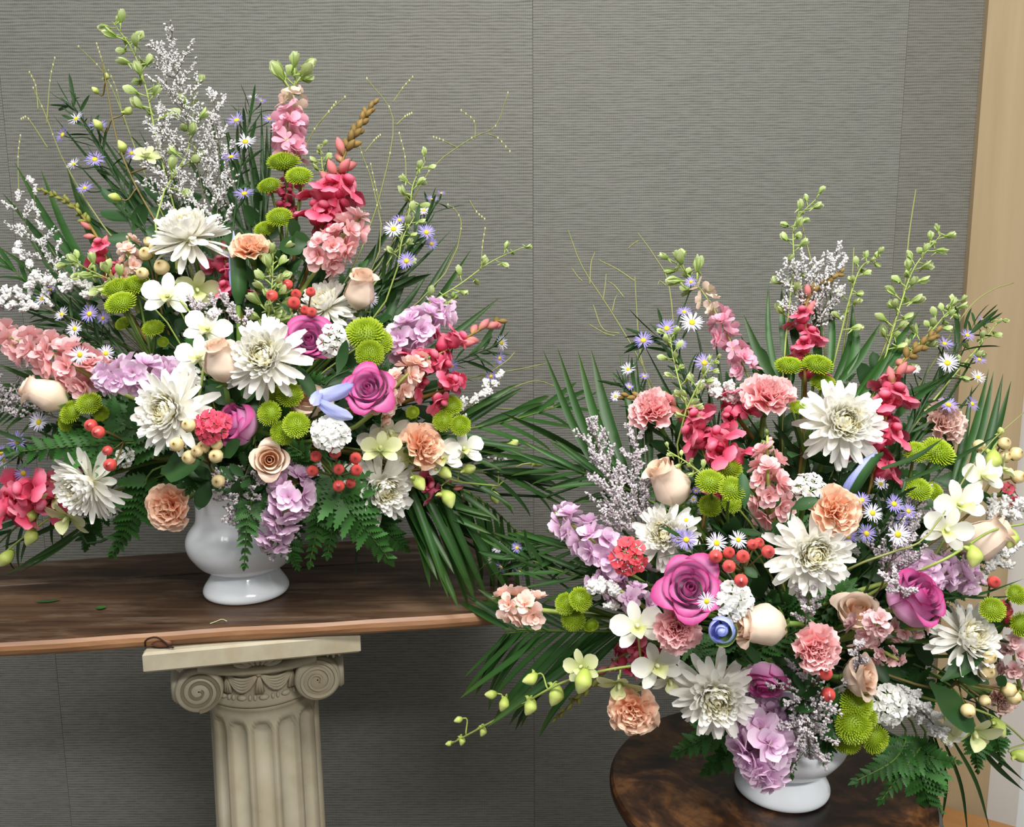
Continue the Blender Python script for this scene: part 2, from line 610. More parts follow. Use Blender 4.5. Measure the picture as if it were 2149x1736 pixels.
wb = struct('wall_back', MB().box(-2.2, xs_d, YW + 0.004, YW + 0.12, 0, 2.8).mesh('wall_back', M['paper_a'], False), label='grey woven wallpapered wall behind the flowers')
for x0, x1, mt in ((-2.2, xs_a, 'paper_b'), (xs_a + 0.0006, xs_b, 'paper_a'), (xs_b + 0.0006, xs_c, 'paper_b'), (xs_c + 0.0004, xs_d, 'paper_shaded')):
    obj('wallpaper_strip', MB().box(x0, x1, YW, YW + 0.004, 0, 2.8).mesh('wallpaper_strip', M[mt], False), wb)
struct('trim_1', MB().box(xs_d, xs_e, YW - 0.012, YW + 0.12, 0, 2.8).mesh('trim_1', M['trim'], False), label='pale maple wood trim board at the right end of the wall')
xs_f = P(2136, 1480, YW + 0.05).x
struct('trim_2', MB().box(xs_e, xs_f, YW + 0.02, YW + 0.12, 0, 2.8).mesh('trim_2', M['white'], False), label='off white door casing beside the maple trim')
struct('door_1', MB().box(xs_f, xs_f + 0.9, YW + 0.05, YW + 0.10, 0, 2.4).mesh('door_1', M['door'], False), label='white painted door at the far right')
lz = P(2010, 1715, 1.5)
lm = MB().box(-0.16, 0.16, -0.045, 0.045, -0.40, 0.0)
struct('trim_3', lm.mesh('trim_3', M['trim_dark'], False), None, Matrix.Translation((lz.x + 0.02, 1.44, lz.z + 0.01)) @ Matrix.Rotation(rad(-32), 4, 'Z'), label='amber wooden ledge low beside the maple trim')
struct('floor', MB().box(-2.2, 3.0, -2.5, YW + 0.12, -0.05, 0).mesh('floor', M['floor'], False), label='grey floor')

# ------------------------------------------------------------------ plank
ZP = 0.95
TH = 0.022
FL, FR = Vector((-0.715, 1.015, ZP)), Vector((0.020, 1.122, ZP))
BR, BL = Vector((-0.030, 1.470, ZP)), Vector((-0.775, 1.318, ZP))
SLm, SRm = PZ(0, 1230, ZP), PZ(800, 1180, ZP)
sdir = (SRm - SLm).normalized()


def on_seam(a, b):
    # intersection of seam line with the end line a-b, in the plane
    d = b - a
    den = sdir.x * d.y - sdir.y * d.x
    t = ((a.x - SLm.x) * d.y - (a.y - SLm.y) * d.x) / den
    return SLm + sdir * t


SL, SR = on_seam(FL, BL), on_seam(FR, BR)


def board(c, round_front, round_right=0.0):
    """c: front-left, front-right, back-right, back-left corners on top"""
    mb = MB()
    nx = 60
    prof = []
    r = TH * 0.48
    if round_front:
        for k in range(7):
            a = -math.pi / 2 + math.pi * k / 6
            prof.append((r - r * math.cos(a) * 1.0, -TH / 2 + r * math.sin(a)))
        prof = [(0.0 + (r - r * math.cos(a)), -TH / 2 + r * math.sin(a)) for a in [(-math.pi / 2 + math.pi * k / 6) for k in range(7)]]
    else:
        prof = [(0.002, -TH), (0.0, -TH + 0.001), (0.0, -0.0015), (0.0015, 0.0)]
    back = (c[3] - c[0]).length
    prof2 = prof + [(back - 0.0015, 0.0), (back, -0.0015), (back, -TH)]
    k = len(prof2)
    for i in range(nx + 1):
        u = i / nx
        f_, b_ = c[0].lerp(c[1], u), c[3].lerp(c[2], u)
        dr = (b_ - f_)
        L_ = dr.length
        dr.normalize()
        for j, (q, z) in enumerate(prof2):
            qq = q if j < len(prof) else L_ - (back - q)
            w = 0.0
            if round_front and j < len(prof):
                w = 0.0022 * noise.noise(Vector((u * 9, j * 0.3, 1.7))) + 0.004 * noise.noise(Vector((u * 3, 0, 4.0)))
                cd = abs(u - 0.515) * 0.735       # the chipped knot in the front edge
                w += 0.0
            p = f_ + dr * (qq + w) + Vector((0, 0, z))
            mb.v.append(tuple(p))
            mb.a.append(u)
    for i in range(nx):
        for j in range(k):
            j2 = (j + 1) % k
            a, b2 = i * k + j, i * k + j2
            mb.f.append((a, b2, b2 + k, a + k))
            mb.m.append(1 if (round_front and j < len(prof) - 2) else 0)
    mb.f.append(tuple(range(k)))
    mb.m.append(0)
    mb.f.append(tuple(nx * k + k - 1 - j for j in range(k)))
    mb.m.append(0)
    return mb


org = Vector((-0.36, 1.23, ZP))
plank = thing('wooden_plank', 'weathered brown wooden plank lying on the plaster column', 'plank', Matrix.Translation(org))
IT = Matrix.Translation(-org)
gap = Vector((0, 0.0018, 0))
mb = board([FL, FR, SR - gap, SL - gap], True)
obj('board', MB().add(mb, IT).mesh('front_board', [M['plank_top'], M['plank_edge']], False), plank)
mb = board([SL + gap, SR + gap, BR, BL], False)
obj('board', MB().add(mb, IT).mesh('rear_board', [M['plank_top'], M['plank_edge']], False), plank)
bt = board([SL + Vector((0, -0.015, -TH)), SR + Vector((0, -0.015, -TH)), SR + Vector((0, 0.015, -TH)), SL + Vector((0, 0.015, -TH))], False)
M['seam_shade_strip'] = one('dark_seam_shade', '1C130D', trans=0, rough=0.8, jit=0)
obj('seam_shade_strip', MB().add(bt, IT).mesh('seam_shade_strip', [M['seam_shade_strip'], M['seam_shade_strip']], False), plank)  # dark strip added below the seam so the gap reads as shade
# dark knot hole in the front edge
M['knot'] = one('dark_knot', '2A170E', trans=0, rough=0.7, jit=0)
M['knot_in'] = one('reddish_knot_core', '6E4632', trans=0, rough=0.5, jit=0)


def PE(px, py):
    Y = 1.05
    for _ in range(4):
        q = P(px, py, Y)
        Y = 1.015 + (q.x + 0.715) / 0.735 * 0.107 - 0.001
    return P(px, py, Y)


kp = [PE(x, y) for x, y in ((307, 1356), (306, 1346), (314, 1339), (330, 1337), (344, 1345), (356, 1355), (366, 1359))]
off = Vector((-0.02, -0.97, 0.1)) * 0.002
kn = MB().tube([IT @ (p + off) for p in curve(kp, 14)], 0.0013, 0.0010, 5)
kk = obj('knot', kn.mesh('knot', M['knot']), plank)
kc = PE(336, 1352)
kb = MB().ball(IT @ (kc + Vector((0, 0.003, 0))), 0.014, 0.0035, 0.0055, 12, 8)
obj('knot_core', kb.mesh('knot_core', M['knot_in']), plank)

# scraps lying on the plank
c = PZ(212, 1278, ZP)
sm = MB().grid(4, 2, lambda u, v: (0.007 * (u - 0.5) * 2, 0.008 * (v - 0.5) * (1 - (2 * u - 1) ** 2) * 1.6, 0.0015 + 0.002 * (v - 0.5) ** 2))
tag(obj('leaf_scrap', sm.mesh('leaf_scrap', M['fern']), None, Matrix.Translation(c)), 'tiny dark green leaf scrap lying on the plank left of the white vase', 'leaf scrap')
c2 = [PZ(x, y, ZP + 0.0012) for x, y in ((441, 1309), (455, 1304), (466, 1300), (476, 1304))]
tag(obj('dry_stalk', MB().tube(curve(c2, 10), 0.0006).mesh('dry_stalk', M['seed'])), 'short curled straw coloured stalk on the plank in front of the vase', 'stalk')
c = PZ(100, 1264, ZP)
sm = MB().grid(4, 2, lambda u, v: (0.016 * (u - 0.5) * 2, 0.006 * (v - 0.5) * (1 - (2 * u - 1) ** 2) * 1.6, 0.0012 + 0.002 * (v - 0.5) ** 2))
tag(obj('leaf_scrap', sm.mesh('leaf_scrap', M['needle']), None, Matrix.Translation(c) @ Matrix.Rotation(0.2, 4, 'Z')), 'thin olive leaf scrap near the left end of the plank', 'leaf scrap')

# ------------------------------------------------------------------ plaster column
AB_T = ZP - TH
aL, aR = PZ(298, 1372, AB_T), PZ(756, 1330, AB_T)
crot = math.atan2(aR.y - aL.y, aR.x - aL.x)
AW = (aR - aL).length
mid = (aL + aR) / 2
cx = mid + Vector((-math.sin(crot), math.cos(crot), 0)) * (AW / 2)
col_ = thing('plaster_column', 'cream plaster fluted column pedestal with scroll capital', 'column', Matrix.Translation((cx.x, cx.y, 0)) @ Matrix.Rotation(crot, 4, 'Z'))
hw = AW / 2


def bevbox(hx, hy, z0, z1, b=0.003):
    mb = MB()
    ring = []
    prof = [(hx - b, z0), (hx, z0 + b), (hx, z1 - b), (hx - b, z1)]
    for (o_, z) in prof:
        d_ = hx - o_
        for sx, sy in ((-1, -1), (1, -1), (1, 1), (-1, 1)):
            mb.v.append((sx * (hx - d_), sy * (hy - d_), z))
            mb.a.append(0)
    for i in range(3):
        for j in range(4):
            j2 = (j + 1) % 4
            mb.f.append((i * 4 + j, i * 4 + j2, i * 4 + 4 + j2, i * 4 + 4 + j))
            mb.m.append(0)
    mb.f.append((3, 2, 1, 0))
    mb.f.append((12, 13, 14, 15))
    mb.m += [0, 0]
    return mb


def lathe(prof, n=48, M_=None, mi=0):
    k = len(prof) - 1
    return MB().grid(n, k, lambda u, v: ((M_ or Matrix()) @ Vector((prof[round(v * k)][0] * math.cos(2 * math.pi * u), prof[round(v * k)][0] * math.sin(2 * math.pi * u), prof[round(v * k)][1]))), mi, True)


ABH = 0.0265
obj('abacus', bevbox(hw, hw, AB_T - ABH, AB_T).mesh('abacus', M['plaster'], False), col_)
SR_ = 0.074          # shaft radius at the neck
zc = AB_T - ABH      # underside of abacus
# bell of the capital
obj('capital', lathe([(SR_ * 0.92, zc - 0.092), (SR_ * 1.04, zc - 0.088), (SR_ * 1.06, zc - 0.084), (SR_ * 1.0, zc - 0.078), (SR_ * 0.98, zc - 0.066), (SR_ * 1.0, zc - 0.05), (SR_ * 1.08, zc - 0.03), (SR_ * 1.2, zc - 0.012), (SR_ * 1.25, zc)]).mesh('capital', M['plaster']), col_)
# bolsters with spiral scrolls
VR = 0.0300
for sx in (-1, 1):
    vx, vz = sx * 0.0755, zc - 0.052
    bm_ = []
    half = 0.088
    MY = Matrix.Translation((vx, 0, vz)) @ Matrix.Rotation(rad(90), 4, 'X')
    prof = [(0.001, -half), (VR - 0.003, -half), (VR, -half + 0.003), (VR, -half + 0.014), (VR * 0.86, -half + 0.024), (VR * 0.74, -0.03), (VR * 0.70, 0), (VR * 0.74, 0.03), (VR * 0.86, half - 0.024), (VR, half - 0.014), (VR, half - 0.003), (VR - 0.003, half), (0.001, half)]
    vol = obj('volute', lathe(prof, 40, MY).mesh('volute', M['plaster'], True), col_)
    # raised spiral ribbon on the front face
    sp = MB()
    turns = 2.35
    n = 90
    pts = []
    for i in range(n + 1):
        t = i / n
        a = sx * (math.pi / 2) * 1.0 + (-sx) * t * turns * 2 * math.pi
        rr = (VR - 0.0066) * (1 - t) ** 0.85 + 0.0034
        pts.append((rr, a, t))
    for rr, a, t in pts:
        w = 0.0026 * (1 - 0.45 * t)
        for q, dy in ((rr + w, 0.0), (rr + w * 0.8, -0.0034), (rr - w * 0.8, -0.0034), (rr - w, 0.0)):
            sp.v.append((vx + q * math.cos(a), -half + dy + 0.0004, vz + q * math.sin(a)))
            sp.a.append(t)
    for i in range(n):
        for j in range(3):
            sp.f.append((i * 4 + j, i * 4 + j + 1, i * 4 + 5 + j, i * 4 + 4 + j))
            sp.m.append(0)
    obj('spiral', sp.mesh('spiral', M['plaster'], False), vol)
    sideM = Matrix.Translation((sx * 0.0985, -0.050, vz + 0.001)) @ Matrix.Rotation(rad(90), 4, 'Y')
    q_ = VR * 0.96
    obj('side_scroll', lathe([(0.001, -0.013), (q_ - 0.004, -0.013), (q_, -0.009), (q_ * 0.93, -0.002), (q_ * 0.93, 0.002), (q_, 0.008), (q_ - 0.003, 0.012), (0.001, 0.012)], 36, sideM).mesh('side_scroll', M['plaster'], True), vol)
    # leaf on top of the bolster
    lf = MB()
    for k in range(5):
        a0 = (k - 2) * 0.35
        lf.ball((vx + sx * (0.022 + (k - 2) * 0.005), -0.082, zc - 0.014 + abs(k - 2) * 0.0015), 0.0030, 0.006, 0.012, 8, 5, 0, Matrix.Rotation(-(k - 2) * 0.3 * sx * sx, 3, 'Y'))
    obj('scroll_leaf', lf.mesh('scroll_leaf', M['plaster']), vol)
# channel band joining the scrolls under the abacus
band = MB()
for fy in (-1,):
    n = 24
    for i in range(n + 1):
        u = i / n * 2 - 1
        x = u * 0.0755
        zt = zc - 0.022 - 0.010 * (1 - u * u)
        for (dy, dz) in ((-0.086, 0.006), (-0.089, 0.002), (-0.089, -0.002), (-0.084, -0.006), (-0.06, -0.006), (-0.06, 0.006)):
            band.v.append((x, dy, zt + dz))
            band.a.append(0)
    for i in range(n):
        for j in range(6):
            j2 = (j + 1) % 6
            band.f.append((i * 6 + j, i * 6 + j2, i * 6 + 6 + j2, i * 6 + 6 + j))
            band.m.append(0)
obj('channel', band.mesh('channel', M['plaster']), col_)
core = MB().box(-0.075, 0.075, -0.075, 0.075, zc - 0.03, zc)
obj('capital_block', core.mesh('capital_block', M['plaster'], False), col_)
pm = MB()
for k in range(7):
    a = rad(-75 + 25 * k)
    Mx = Matrix.Translation((0.018 * math.sin(a) * 1.2, -0.088, zc - 0.020 + 0.012 * math.cos(a))) @ Matrix.Rotation(a, 4, 'Y')
    pm.ball((0, 0, 0), 0.004, 0.004, 0.012, 8, 5, 0, Mx.to_3x3())
    for q in range(-54, 0):
        pass
    # shift the last ball to its place
    cnt = 9 * 6 if False else 8 * 6
pm = MB()
for k in range(7):
    a = rad(-78 + 26 * k)
    R3 = Matrix.Rotation(a, 3, 'Y')
    pm.ball((0.016 * math.sin(a) * 1.3, -0.087, zc - 0.024 + 0.011 * math.cos(a)), 0.0038, 0.004, 0.011, 8, 6, 0, R3)
obj('palmette', pm.mesh('palmette', M['plaster']), col_)


def neck(a, z, r):
    return Vector((r * math.sin(a), -r * math.cos(a), z))


for k in (-1, 1):
    for j in range(5):
        pts = []
        for i in range(9):
            t = i / 8
            a = rad(k * 2 + k * 30 * t)
            sag = (0.006 + 0.0042 * j) * (1 - (2 * t - 1) ** 2)
            pts.append(neck(a, zc - 0.040 - sag - 0.001, SR_ * 1.02 + 0.0035))
        obj('swag', MB().tube(pts, 0.0022, 0.0022, 6).mesh('swag', M['plaster']), col_)
for a in (-32, 0, 32):
    ts = MB()
    ts.ball(neck(rad(a), zc - 0.038, SR_ * 1.05 + 0.003), 0.0042, 0.0042, 0.0042, 8, 6)
    for q in (-1, 0, 1):
        ts.tube([neck(rad(a), zc - 0.042, SR_ * 1.03 + 0.003), neck(rad(a + q * 1.6), zc - 0.052, SR_ * 1.02 + 0.004), neck(rad(a + q * 2.8), zc - 0.066, SR_ * 1.01 + 0.003)], 0.0014, 0.0026, 6)
    obj('tassel', ts.mesh('tassel', M['plaster']), col_)
long_ = MB().ball((0, 0, 0), 0.0068, 0.0036, 0.0038, 8, 6).mesh('bead', M['plaster'])
short_ = MB().ball((0, 0, 0), 0.0022, 0.0032, 0.0042, 8, 6).mesh('bead', M['plaster'])
a = -70.0
k = 0
while a < 70:
    me, wv = ((long_, 12.5), (short_, 5.0), (short_, 5.0))[k % 3]
    a += wv / 2
    obj('bead', me, col_, Matrix.Translation(neck(rad(a), zc - 0.0745, SR_ * 1.0 + 0.001)) @ Matrix.Rotation(rad(a), 4, 'Z'))
    a += wv / 2
    k += 1
# fluted shaft
NF = 14
zt = zc - 0.090
zb = 0.13


def shaft(u, v):
    th = 2 * math.pi * u
    z = zt + (zb - zt) * (v ** 1.6)
    d = (zt - z)
    R0 = SR_ * (1.0 + 0.10 * (d / 0.7))
    ph = (u * NF) % 1.0 - 0.5
    half_w = 0.36
    # rounded head of the flute starts 22 mm below the neck
    dd = d - 0.022
    wz = half_w
    fr = half_w * (2 * math.pi * R0 / NF)
    if dd < 0:
        wz = 0
    elif dd < fr:
        wz = half_w * math.sqrt(max(0, 1 - (1 - dd / fr) ** 2))
    dep_ = 0.0
    if wz > 0 and abs(ph) < wz:
        dep_ = 0.0095 * math.sqrt(max(0.0, 1 - (ph / wz) ** 2)) * min(1, wz / half_w)
    r = R0 - dep_
    if d < 0.008:
        r = R0 + 0.002 * math.sin(math.pi * d / 0.008)
    return (r * math.sin(th + 0.224), -r * math.cos(th + 0.224), z)


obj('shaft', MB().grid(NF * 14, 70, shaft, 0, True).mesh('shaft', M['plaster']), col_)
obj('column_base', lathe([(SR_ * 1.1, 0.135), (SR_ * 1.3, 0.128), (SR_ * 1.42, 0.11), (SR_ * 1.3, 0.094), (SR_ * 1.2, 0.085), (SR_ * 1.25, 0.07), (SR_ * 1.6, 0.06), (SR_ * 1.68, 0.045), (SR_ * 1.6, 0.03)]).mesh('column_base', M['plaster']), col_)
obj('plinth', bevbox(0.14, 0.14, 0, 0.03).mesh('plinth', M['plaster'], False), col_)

# ------------------------------------------------------------------ side table
ZT = 0.75
TC = Vector((0.321, 1.048, 0))
TR = 0.198
tb = thing('side_table', 'round dark burl side table under the right hand vase', 'table', Matrix.Translation(TC))
obj('table_top', lathe([(0.0005, ZT - 0.030), (TR - 0.02, ZT - 0.030), (TR - 0.006, ZT - 0.026), (TR - 0.006, ZT - 0.018), (TR, ZT - 0.015), (TR, ZT - 0.004), (TR - 0.003, ZT), (TR - 0.012, ZT), (TR - 0.014, ZT - 0.0006), (0.0005, ZT - 0.0006)], 96).mesh('table_top', M['burl'], False), tb)
obj('table_rim', lathe([(TR - 0.001, ZT - 0.0145), (TR + 0.0015, ZT - 0.012), (TR + 0.0015, ZT - 0.006), (TR - 0.001, ZT - 0.0035)], 96).mesh('table_rim', M['burl_edge']), tb)
obj('pedestal', lathe([(0.09, ZT - 0.03), (0.05, ZT - 0.05), (0.03, ZT - 0.09), (0.034, ZT - 0.2), (0.045, ZT - 0.35), (0.03, 0.3), (0.04, 0.2), (0.05, 0.14), (0.03, 0.10)], 32).mesh('pedestal', M['burl_edge']), tb)
for k in range(3):
    a = rad(90 + 120 * k)
    pts = [Vector((0.03 * math.cos(a), 0.03 * math.sin(a), 0.16)), Vector((0.10 * math.cos(a), 0.10 * math.sin(a), 0.12)), Vector((0.19 * math.cos(a), 0.19 * math.sin(a), 0.018))]
    obj('leg', MB().tube(curve(pts, 8), 0.022, 0.014, 8).mesh('leg', M['burl_edge']), tb)

# ------------------------------------------------------------------ vases
VP = [(0.001, 0.004), (0.040, 0.004), (0.050, 0.0), (0.0555, 0.0012), (0.0575, 0.005), (0.0572, 0.009), (0.0545, 0.0145), (0.0495, 0.022), (0.0455, 0.029), (0.0435, 0.033), (0.0440, 0.0355), (0.050, 0.0375),
      (0.062, 0.0430), (0.073, 0.0515), (0.0805, 0.062), (0.0835, 0.073), (0.0822, 0.083), (0.0775, 0.0915), (0.0715, 0.0985), (0.0680, 0.1045), (0.0665, 0.114), (0.0665, 0.128), (0.0685, 0.142), (0.0730, 0.153), (0.079, 0.160), (0.081, 0.1625), (0.0795, 0.164), (0.076, 0.162), (0.070, 0.154), (0.064, 0.14), (0.062, 0.11), (0.001, 0.105)]


VP = [(r_ * (0.915 if z_ > 0.05 else (0.96 if z_ > 0.04 else 1.0)), z_) for r_, z_ in VP]


def vase(px, py, z, label):
    c_ = PZ(px, py, z)
    k = len(VP)
    pr = []
    for i in range(k - 1):
        for t in (0, 0.5):
            p0, p1, p2, p3 = [Vector(VP[max(0, min(k - 1, i + q))]) for q in (-1, 0, 1, 2)]
            q_ = 0.5 * ((2 * p1) + (p2 - p0) * t + (2 * p0 - 5 * p1 + 4 * p2 - p3) * t * t + (3 * p1 - p0 - 3 * p2 + p3) * t ** 3)
            pr.append((max(0.0005, q_.x), q_.y))
    pr.append(VP[-1])
    v_ = thing('urn_vase', label, 'vase', Matrix.Translation(c_))
    obj('vase_body', lathe(pr, 72).mesh('vase_body', M['milk']), v_)
    foam = lathe([(0.0005, 0.11), (0.055, 0.11), (0.056, 0.19), (0.045, 0.205), (0.0005, 0.208)], 24)
    obj('floral_foam', foam.mesh('floral_foam', M['foam']), v_)
    return c_


vl = vase(518, 1241, ZP, 'white milk glass footed urn vase standing on the wooden plank')
vr = vase(1640, 1653, ZT, 'white milk glass footed urn vase standing on the dark round table')
MOUTH['L'] = vl + Vector((0, -0.005, 0.185))
MOUTH['R'] = vr + Vector((0, -0.005, 0.185))

# ------------------------------------------------------------------ flower shapes (unit size, facing +Z)
GA = 2.399963
TAU = 2 * math.pi
_cache = {}


def cached(key, fn):
    if key not in _cache:
        _cache[key] = fn()
    return _cache[key]


def strap(L, W, curl, cup, base=0.45, peak=0.66, nv=6, nu=2, tip=0.18, twist=0.0, wav=0.0):
    """a petal along +X, upper side +Z"""
    path = []
    x = z = 0.0
    for j in range(nv + 1):
        path.append((x, z, curl * j / nv))
        a = curl * (j + 0.5) / nv
        x += math.cos(a) * L / nv
        z += math.sin(a) * L / nv

    def fn(u, v):
        j = round(v * nv)
        px, pz, a = path[j]
        if v < peak:
            w = W * (base + (1 - base) * ease(0, peak, v))
        else:
            q = (v - peak) / (1 - peak)
            w = W * max(tip, math.sqrt(max(0, 1 - q * q)))
        s = u * 2 - 1
        h = cup * w * (s * s) + wav * W * math.sin(v * 9 + s * 2)
        y = s * w
        return (px - math.sin(a) * h, y * math.cos(twist * v), pz + math.cos(a) * h + y * math.sin(twist * v))
    return MB().grid(nu, nv, fn)


def petM(az, elev, r0, z0, s=1.0, roll=0.0):
    return Matrix.Rotation(az, 4, 'Z') @ Matrix.Translation((r0, 0, z0)) @ Matrix.Rotation(-elev, 4, 'Y') @ Matrix.Rotation(roll, 4, 'X') @ Matrix.Scale(s, 4)


def mum_parts(var):
    def mk():
        r = random.Random(40 + var)
        A = [strap(1, w, c, 0.4, 0.4, 0.7, 7, 2, 0.42).mesh('mum_petal', M['mum_out']) for w, c in ((0.10, -0.25), (0.115, 0.2), (0.105, 0.5))]
        B = [strap(1, 0.15, c, 0.55, 0.5, 0.62, 6, 2, 0.45).mesh('mum_petal', M['mum_out']) for c in (0.55, 0.9, 1.2)]
        C_ = [strap(1, 0.21, c, 0.6, 0.6, 0.6, 5, 2, 0.45).mesh('mum_petal', M['mum_in']) for c in (0.8, 1.3)]
        out = []
        n1, n2, n3 = 46, 84, 84
        k = 0
        for i in range(n1):
            q = i / n1
            el = rad(lerp(-20, 20, q) + r.uniform(-8, 8))
            s_ = lerp(1.0, 0.86, q) * r.uniform(0.84, 1.06)
            out.append(('petal', r.choice(A), petM(k * GA + r.uniform(-.2, .2), el, 0.05, -0.03 + 0.08 * q, s_ * 0.95, r.uniform(-.35, .35)), ()))
            k += 1
        for i in range(n2):
            q = i / n2
            el = rad(lerp(14, 46, q) + r.uniform(-7, 7))
            s_ = lerp(0.74, 0.40, q) * r.uniform(0.88, 1.1)
            out.append(('petal', r.choice(B), petM(k * GA + r.uniform(-.1, .1), el, 0.07, 0.04 + 0.17 * q, s_, r.uniform(-.25, .25)), ()))
            k += 1
        for i in range(n3):
            q = i / n3
            el = rad(lerp(36, 80, q) + r.uniform(-6, 6))
            s_ = lerp(0.36, 0.17, q) * r.uniform(0.9, 1.1)
            out.append(('petal', r.choice(C_), petM(k * GA, el, 0.19 * (1 - q) ** 0.7, 0.20 + 0.14 * q, s_, 0), ()))
            k += 1
        cal = MB().ball((0, 0, -0.06), 0.20, 0.20, 0.13, 10, 6).mesh('mum_calyx', M['calyx'])
        out.append(('calyx', cal, Matrix(), ()))
        core = MB().ball((0, 0, 0.12), 0.20, 0.20, 0.22, 10, 6).mesh('mum_core', M['mum_in'])
        out.append(('core', core, Matrix(), ()))
        return out
    return cached(('mum', var), mk)


def rose_petal(az0, aw, rt, h, prof, z0, roll, lean=0.0, nu=8, nv=8, seed=0, tipn=0.0):
    """cupped petal: aw half width in radians, prof radius profile, roll outward curl of the lip"""
    def fn(u, v):
        s = u * 2 - 1
        az = az0 + s * aw * (0.55 + 0.45 * ease(0, 0.45, v))
        edge = 1 - 0.20 * abs(s) ** 3.2 + tipn * (1 - abs(s)) * 0.06
        vv = v * edge
        r = rt * interp(prof, vv) * (1 + 0.07 * s)
        z = z0 + h * vv
        if vv > 0.70:
            q = (vv - 0.70) / 0.30
            w = 1 - 0.35 * s * s + 0.18 * math.sin(3 * s + seed)
            r += roll * q * q * w
            z -= roll * 0.75 * q ** 3 * w
        r += lean * vv * vv
        return (r * math.cos(az), r * math.sin(az), z)
    return MB().grid(nu, nv, fn)


def rose_parts(kind):
    """kinds: lav_open, lav_half, peach_bud, peach_half; radius about 1, base at z=-0.9"""
    def mk():
        r = random.Random({'lav_open': 3, 'lav_half': 5, 'peach_bud': 7, 'peach_half': 9}[kind])
        lavd = kind.startswith('lav')
        mo = M['lav_rose'] if lavd else M['peach_rose']
        mc = M['lav_rose'] if lavd else M['peach_core']
        out = []
        rows = []
        # (count, radius, half width, height, roll, lean, profile)
        cone = [(0, 0.3), (0.3, 0.95), (0.7, 1.0), (1, 0.72)]
        cup = [(0, 0.25), (0.2, 0.72), (0.5, 1.0), (0.8, 0.97), (1, 0.94)]
        if kind == 'peach_bud':
            bud = [(0, 0.22), (0.10, 0.62), (0.34, 1.0), (0.62, 0.84), (0.84, 0.60), (1, 0.60)]
            rows = [(2, 0.30, 2.2, 2.60, 0.0, 0, cone), (3, 0.62, 1.5, 2.66, 0.03, 0, bud), (3, 0.86, 1.45, 2.70, 0.10, 0, bud), (3, 1.0, 1.35, 2.62, 0.26, 0, bud)]
        elif kind == 'lav_half':
            mid_ = [(0, 0.25), (0.15, 0.66), (0.42, 1.0), (0.75, 0.86), (1, 0.74)]
            rows = [(2, 0.15, 2.0, 1.72, 0.0, 0, cone), (3, 0.30, 1.35, 1.74, 0.03, 0, cone), (3, 0.48, 1.25, 1.74, 0.07, 0, mid_), (4, 0.70, 1.05, 1.72, 0.12, 0, mid_), (4, 0.90, 1.0, 1.66, 0.2, 0.02, mid_), (3, 1.0, 1.1, 1.5, 0.3, 0.10, mid_)]
        elif kind == 'lav_open':
            rows = [(2, 0.13, 2.0, 1.30, 0.0, 0, cone), (3, 0.25, 1.3, 1.32, 0.05, 0, cone), (3, 0.42, 1.15, 1.32, 0.10, 0, cup), (4, 0.60, 0.98, 1.30, 0.15, 0.01, cup), (4, 0.78, 0.95, 1.24, 0.2, 0.03, cup), (5, 0.92, 0.85, 1.14, 0.28, 0.10, cup)]
        else:
            rows = [(2, 0.16, 2.0, 1.5, 0.0, 0, cone), (3, 0.32, 1.3, 1.52, 0.06, 0, cone), (3, 0.52, 1.15, 1.5, 0.12, 0, cup), (4, 0.75, 1.0, 1.46, 0.18, 0.02, cup), (4, 0.93, 0.95, 1.36, 0.28, 0.06, cup)]
        ph = 0.0
        for k, (n, rt, aw, h, roll, lean, prof) in enumerate(rows):
            ph += 0.9
            for i in range(n):
                az = ph + TAU * i / n + r.uniform(-.16, .16)
                pm = rose_petal(az, aw, rt * r.uniform(0.96, 1.04), h * r.uniform(0.97, 1.03), prof, -0.9, roll * r.uniform(0.7, 1.25), lean, 8, 9, r.uniform(0, 6), 1.0 if k > 2 else 0)
                out.append(('petal', pm.mesh('rose_petal', mc if k < len(rows) - 2 else mo), Matrix(), ()))
        for k in range(5):
            me = cached(('sepal',), lambda: strap(1.0, 0.13, 0.9, 0.2, 0.9, 0.3, 6, 2, 0.04).mesh('sepal', M['calyx']))
            out.append(('sepal', me, petM(k * TAU / 5 + 0.3, rad(-15 + r.uniform(-10, 25)), 0.10, -0.92, 0.85), ()))
        out.append(('hip', MB().ball((0, 0, -1.0), 0.2, 0.2, 0.22, 10, 6).mesh('hip', M['calyx']), Matrix(), ()))
        return out
    return cached(('rose', kind), mk)


def carn_petal(seed, ruff, serr):
    r = random.Random(seed)
    ph = r.uniform(0, 6)
    nu, nv = 12, 4

    def fn(u, v):
        s = u * 2 - 1
        a = s * lerp(0.25, 0.62, v)
        rr = v * (1 - 0.14 * s * s)
        if v > 0.9:
            rr *= 1 + serr * (1 if round(u * nu) % 2 else -1)
        z = ruff * v * v * math.sin(s * 5.5 + ph) + ruff * 0.5 * v ** 3 * math.sin(s * 11 + ph * 2) + 0.10 * v * v
        return (rr * math.cos(a), rr * math.sin(a) * 1.05, z)
    return MB().grid(nu, nv, fn)


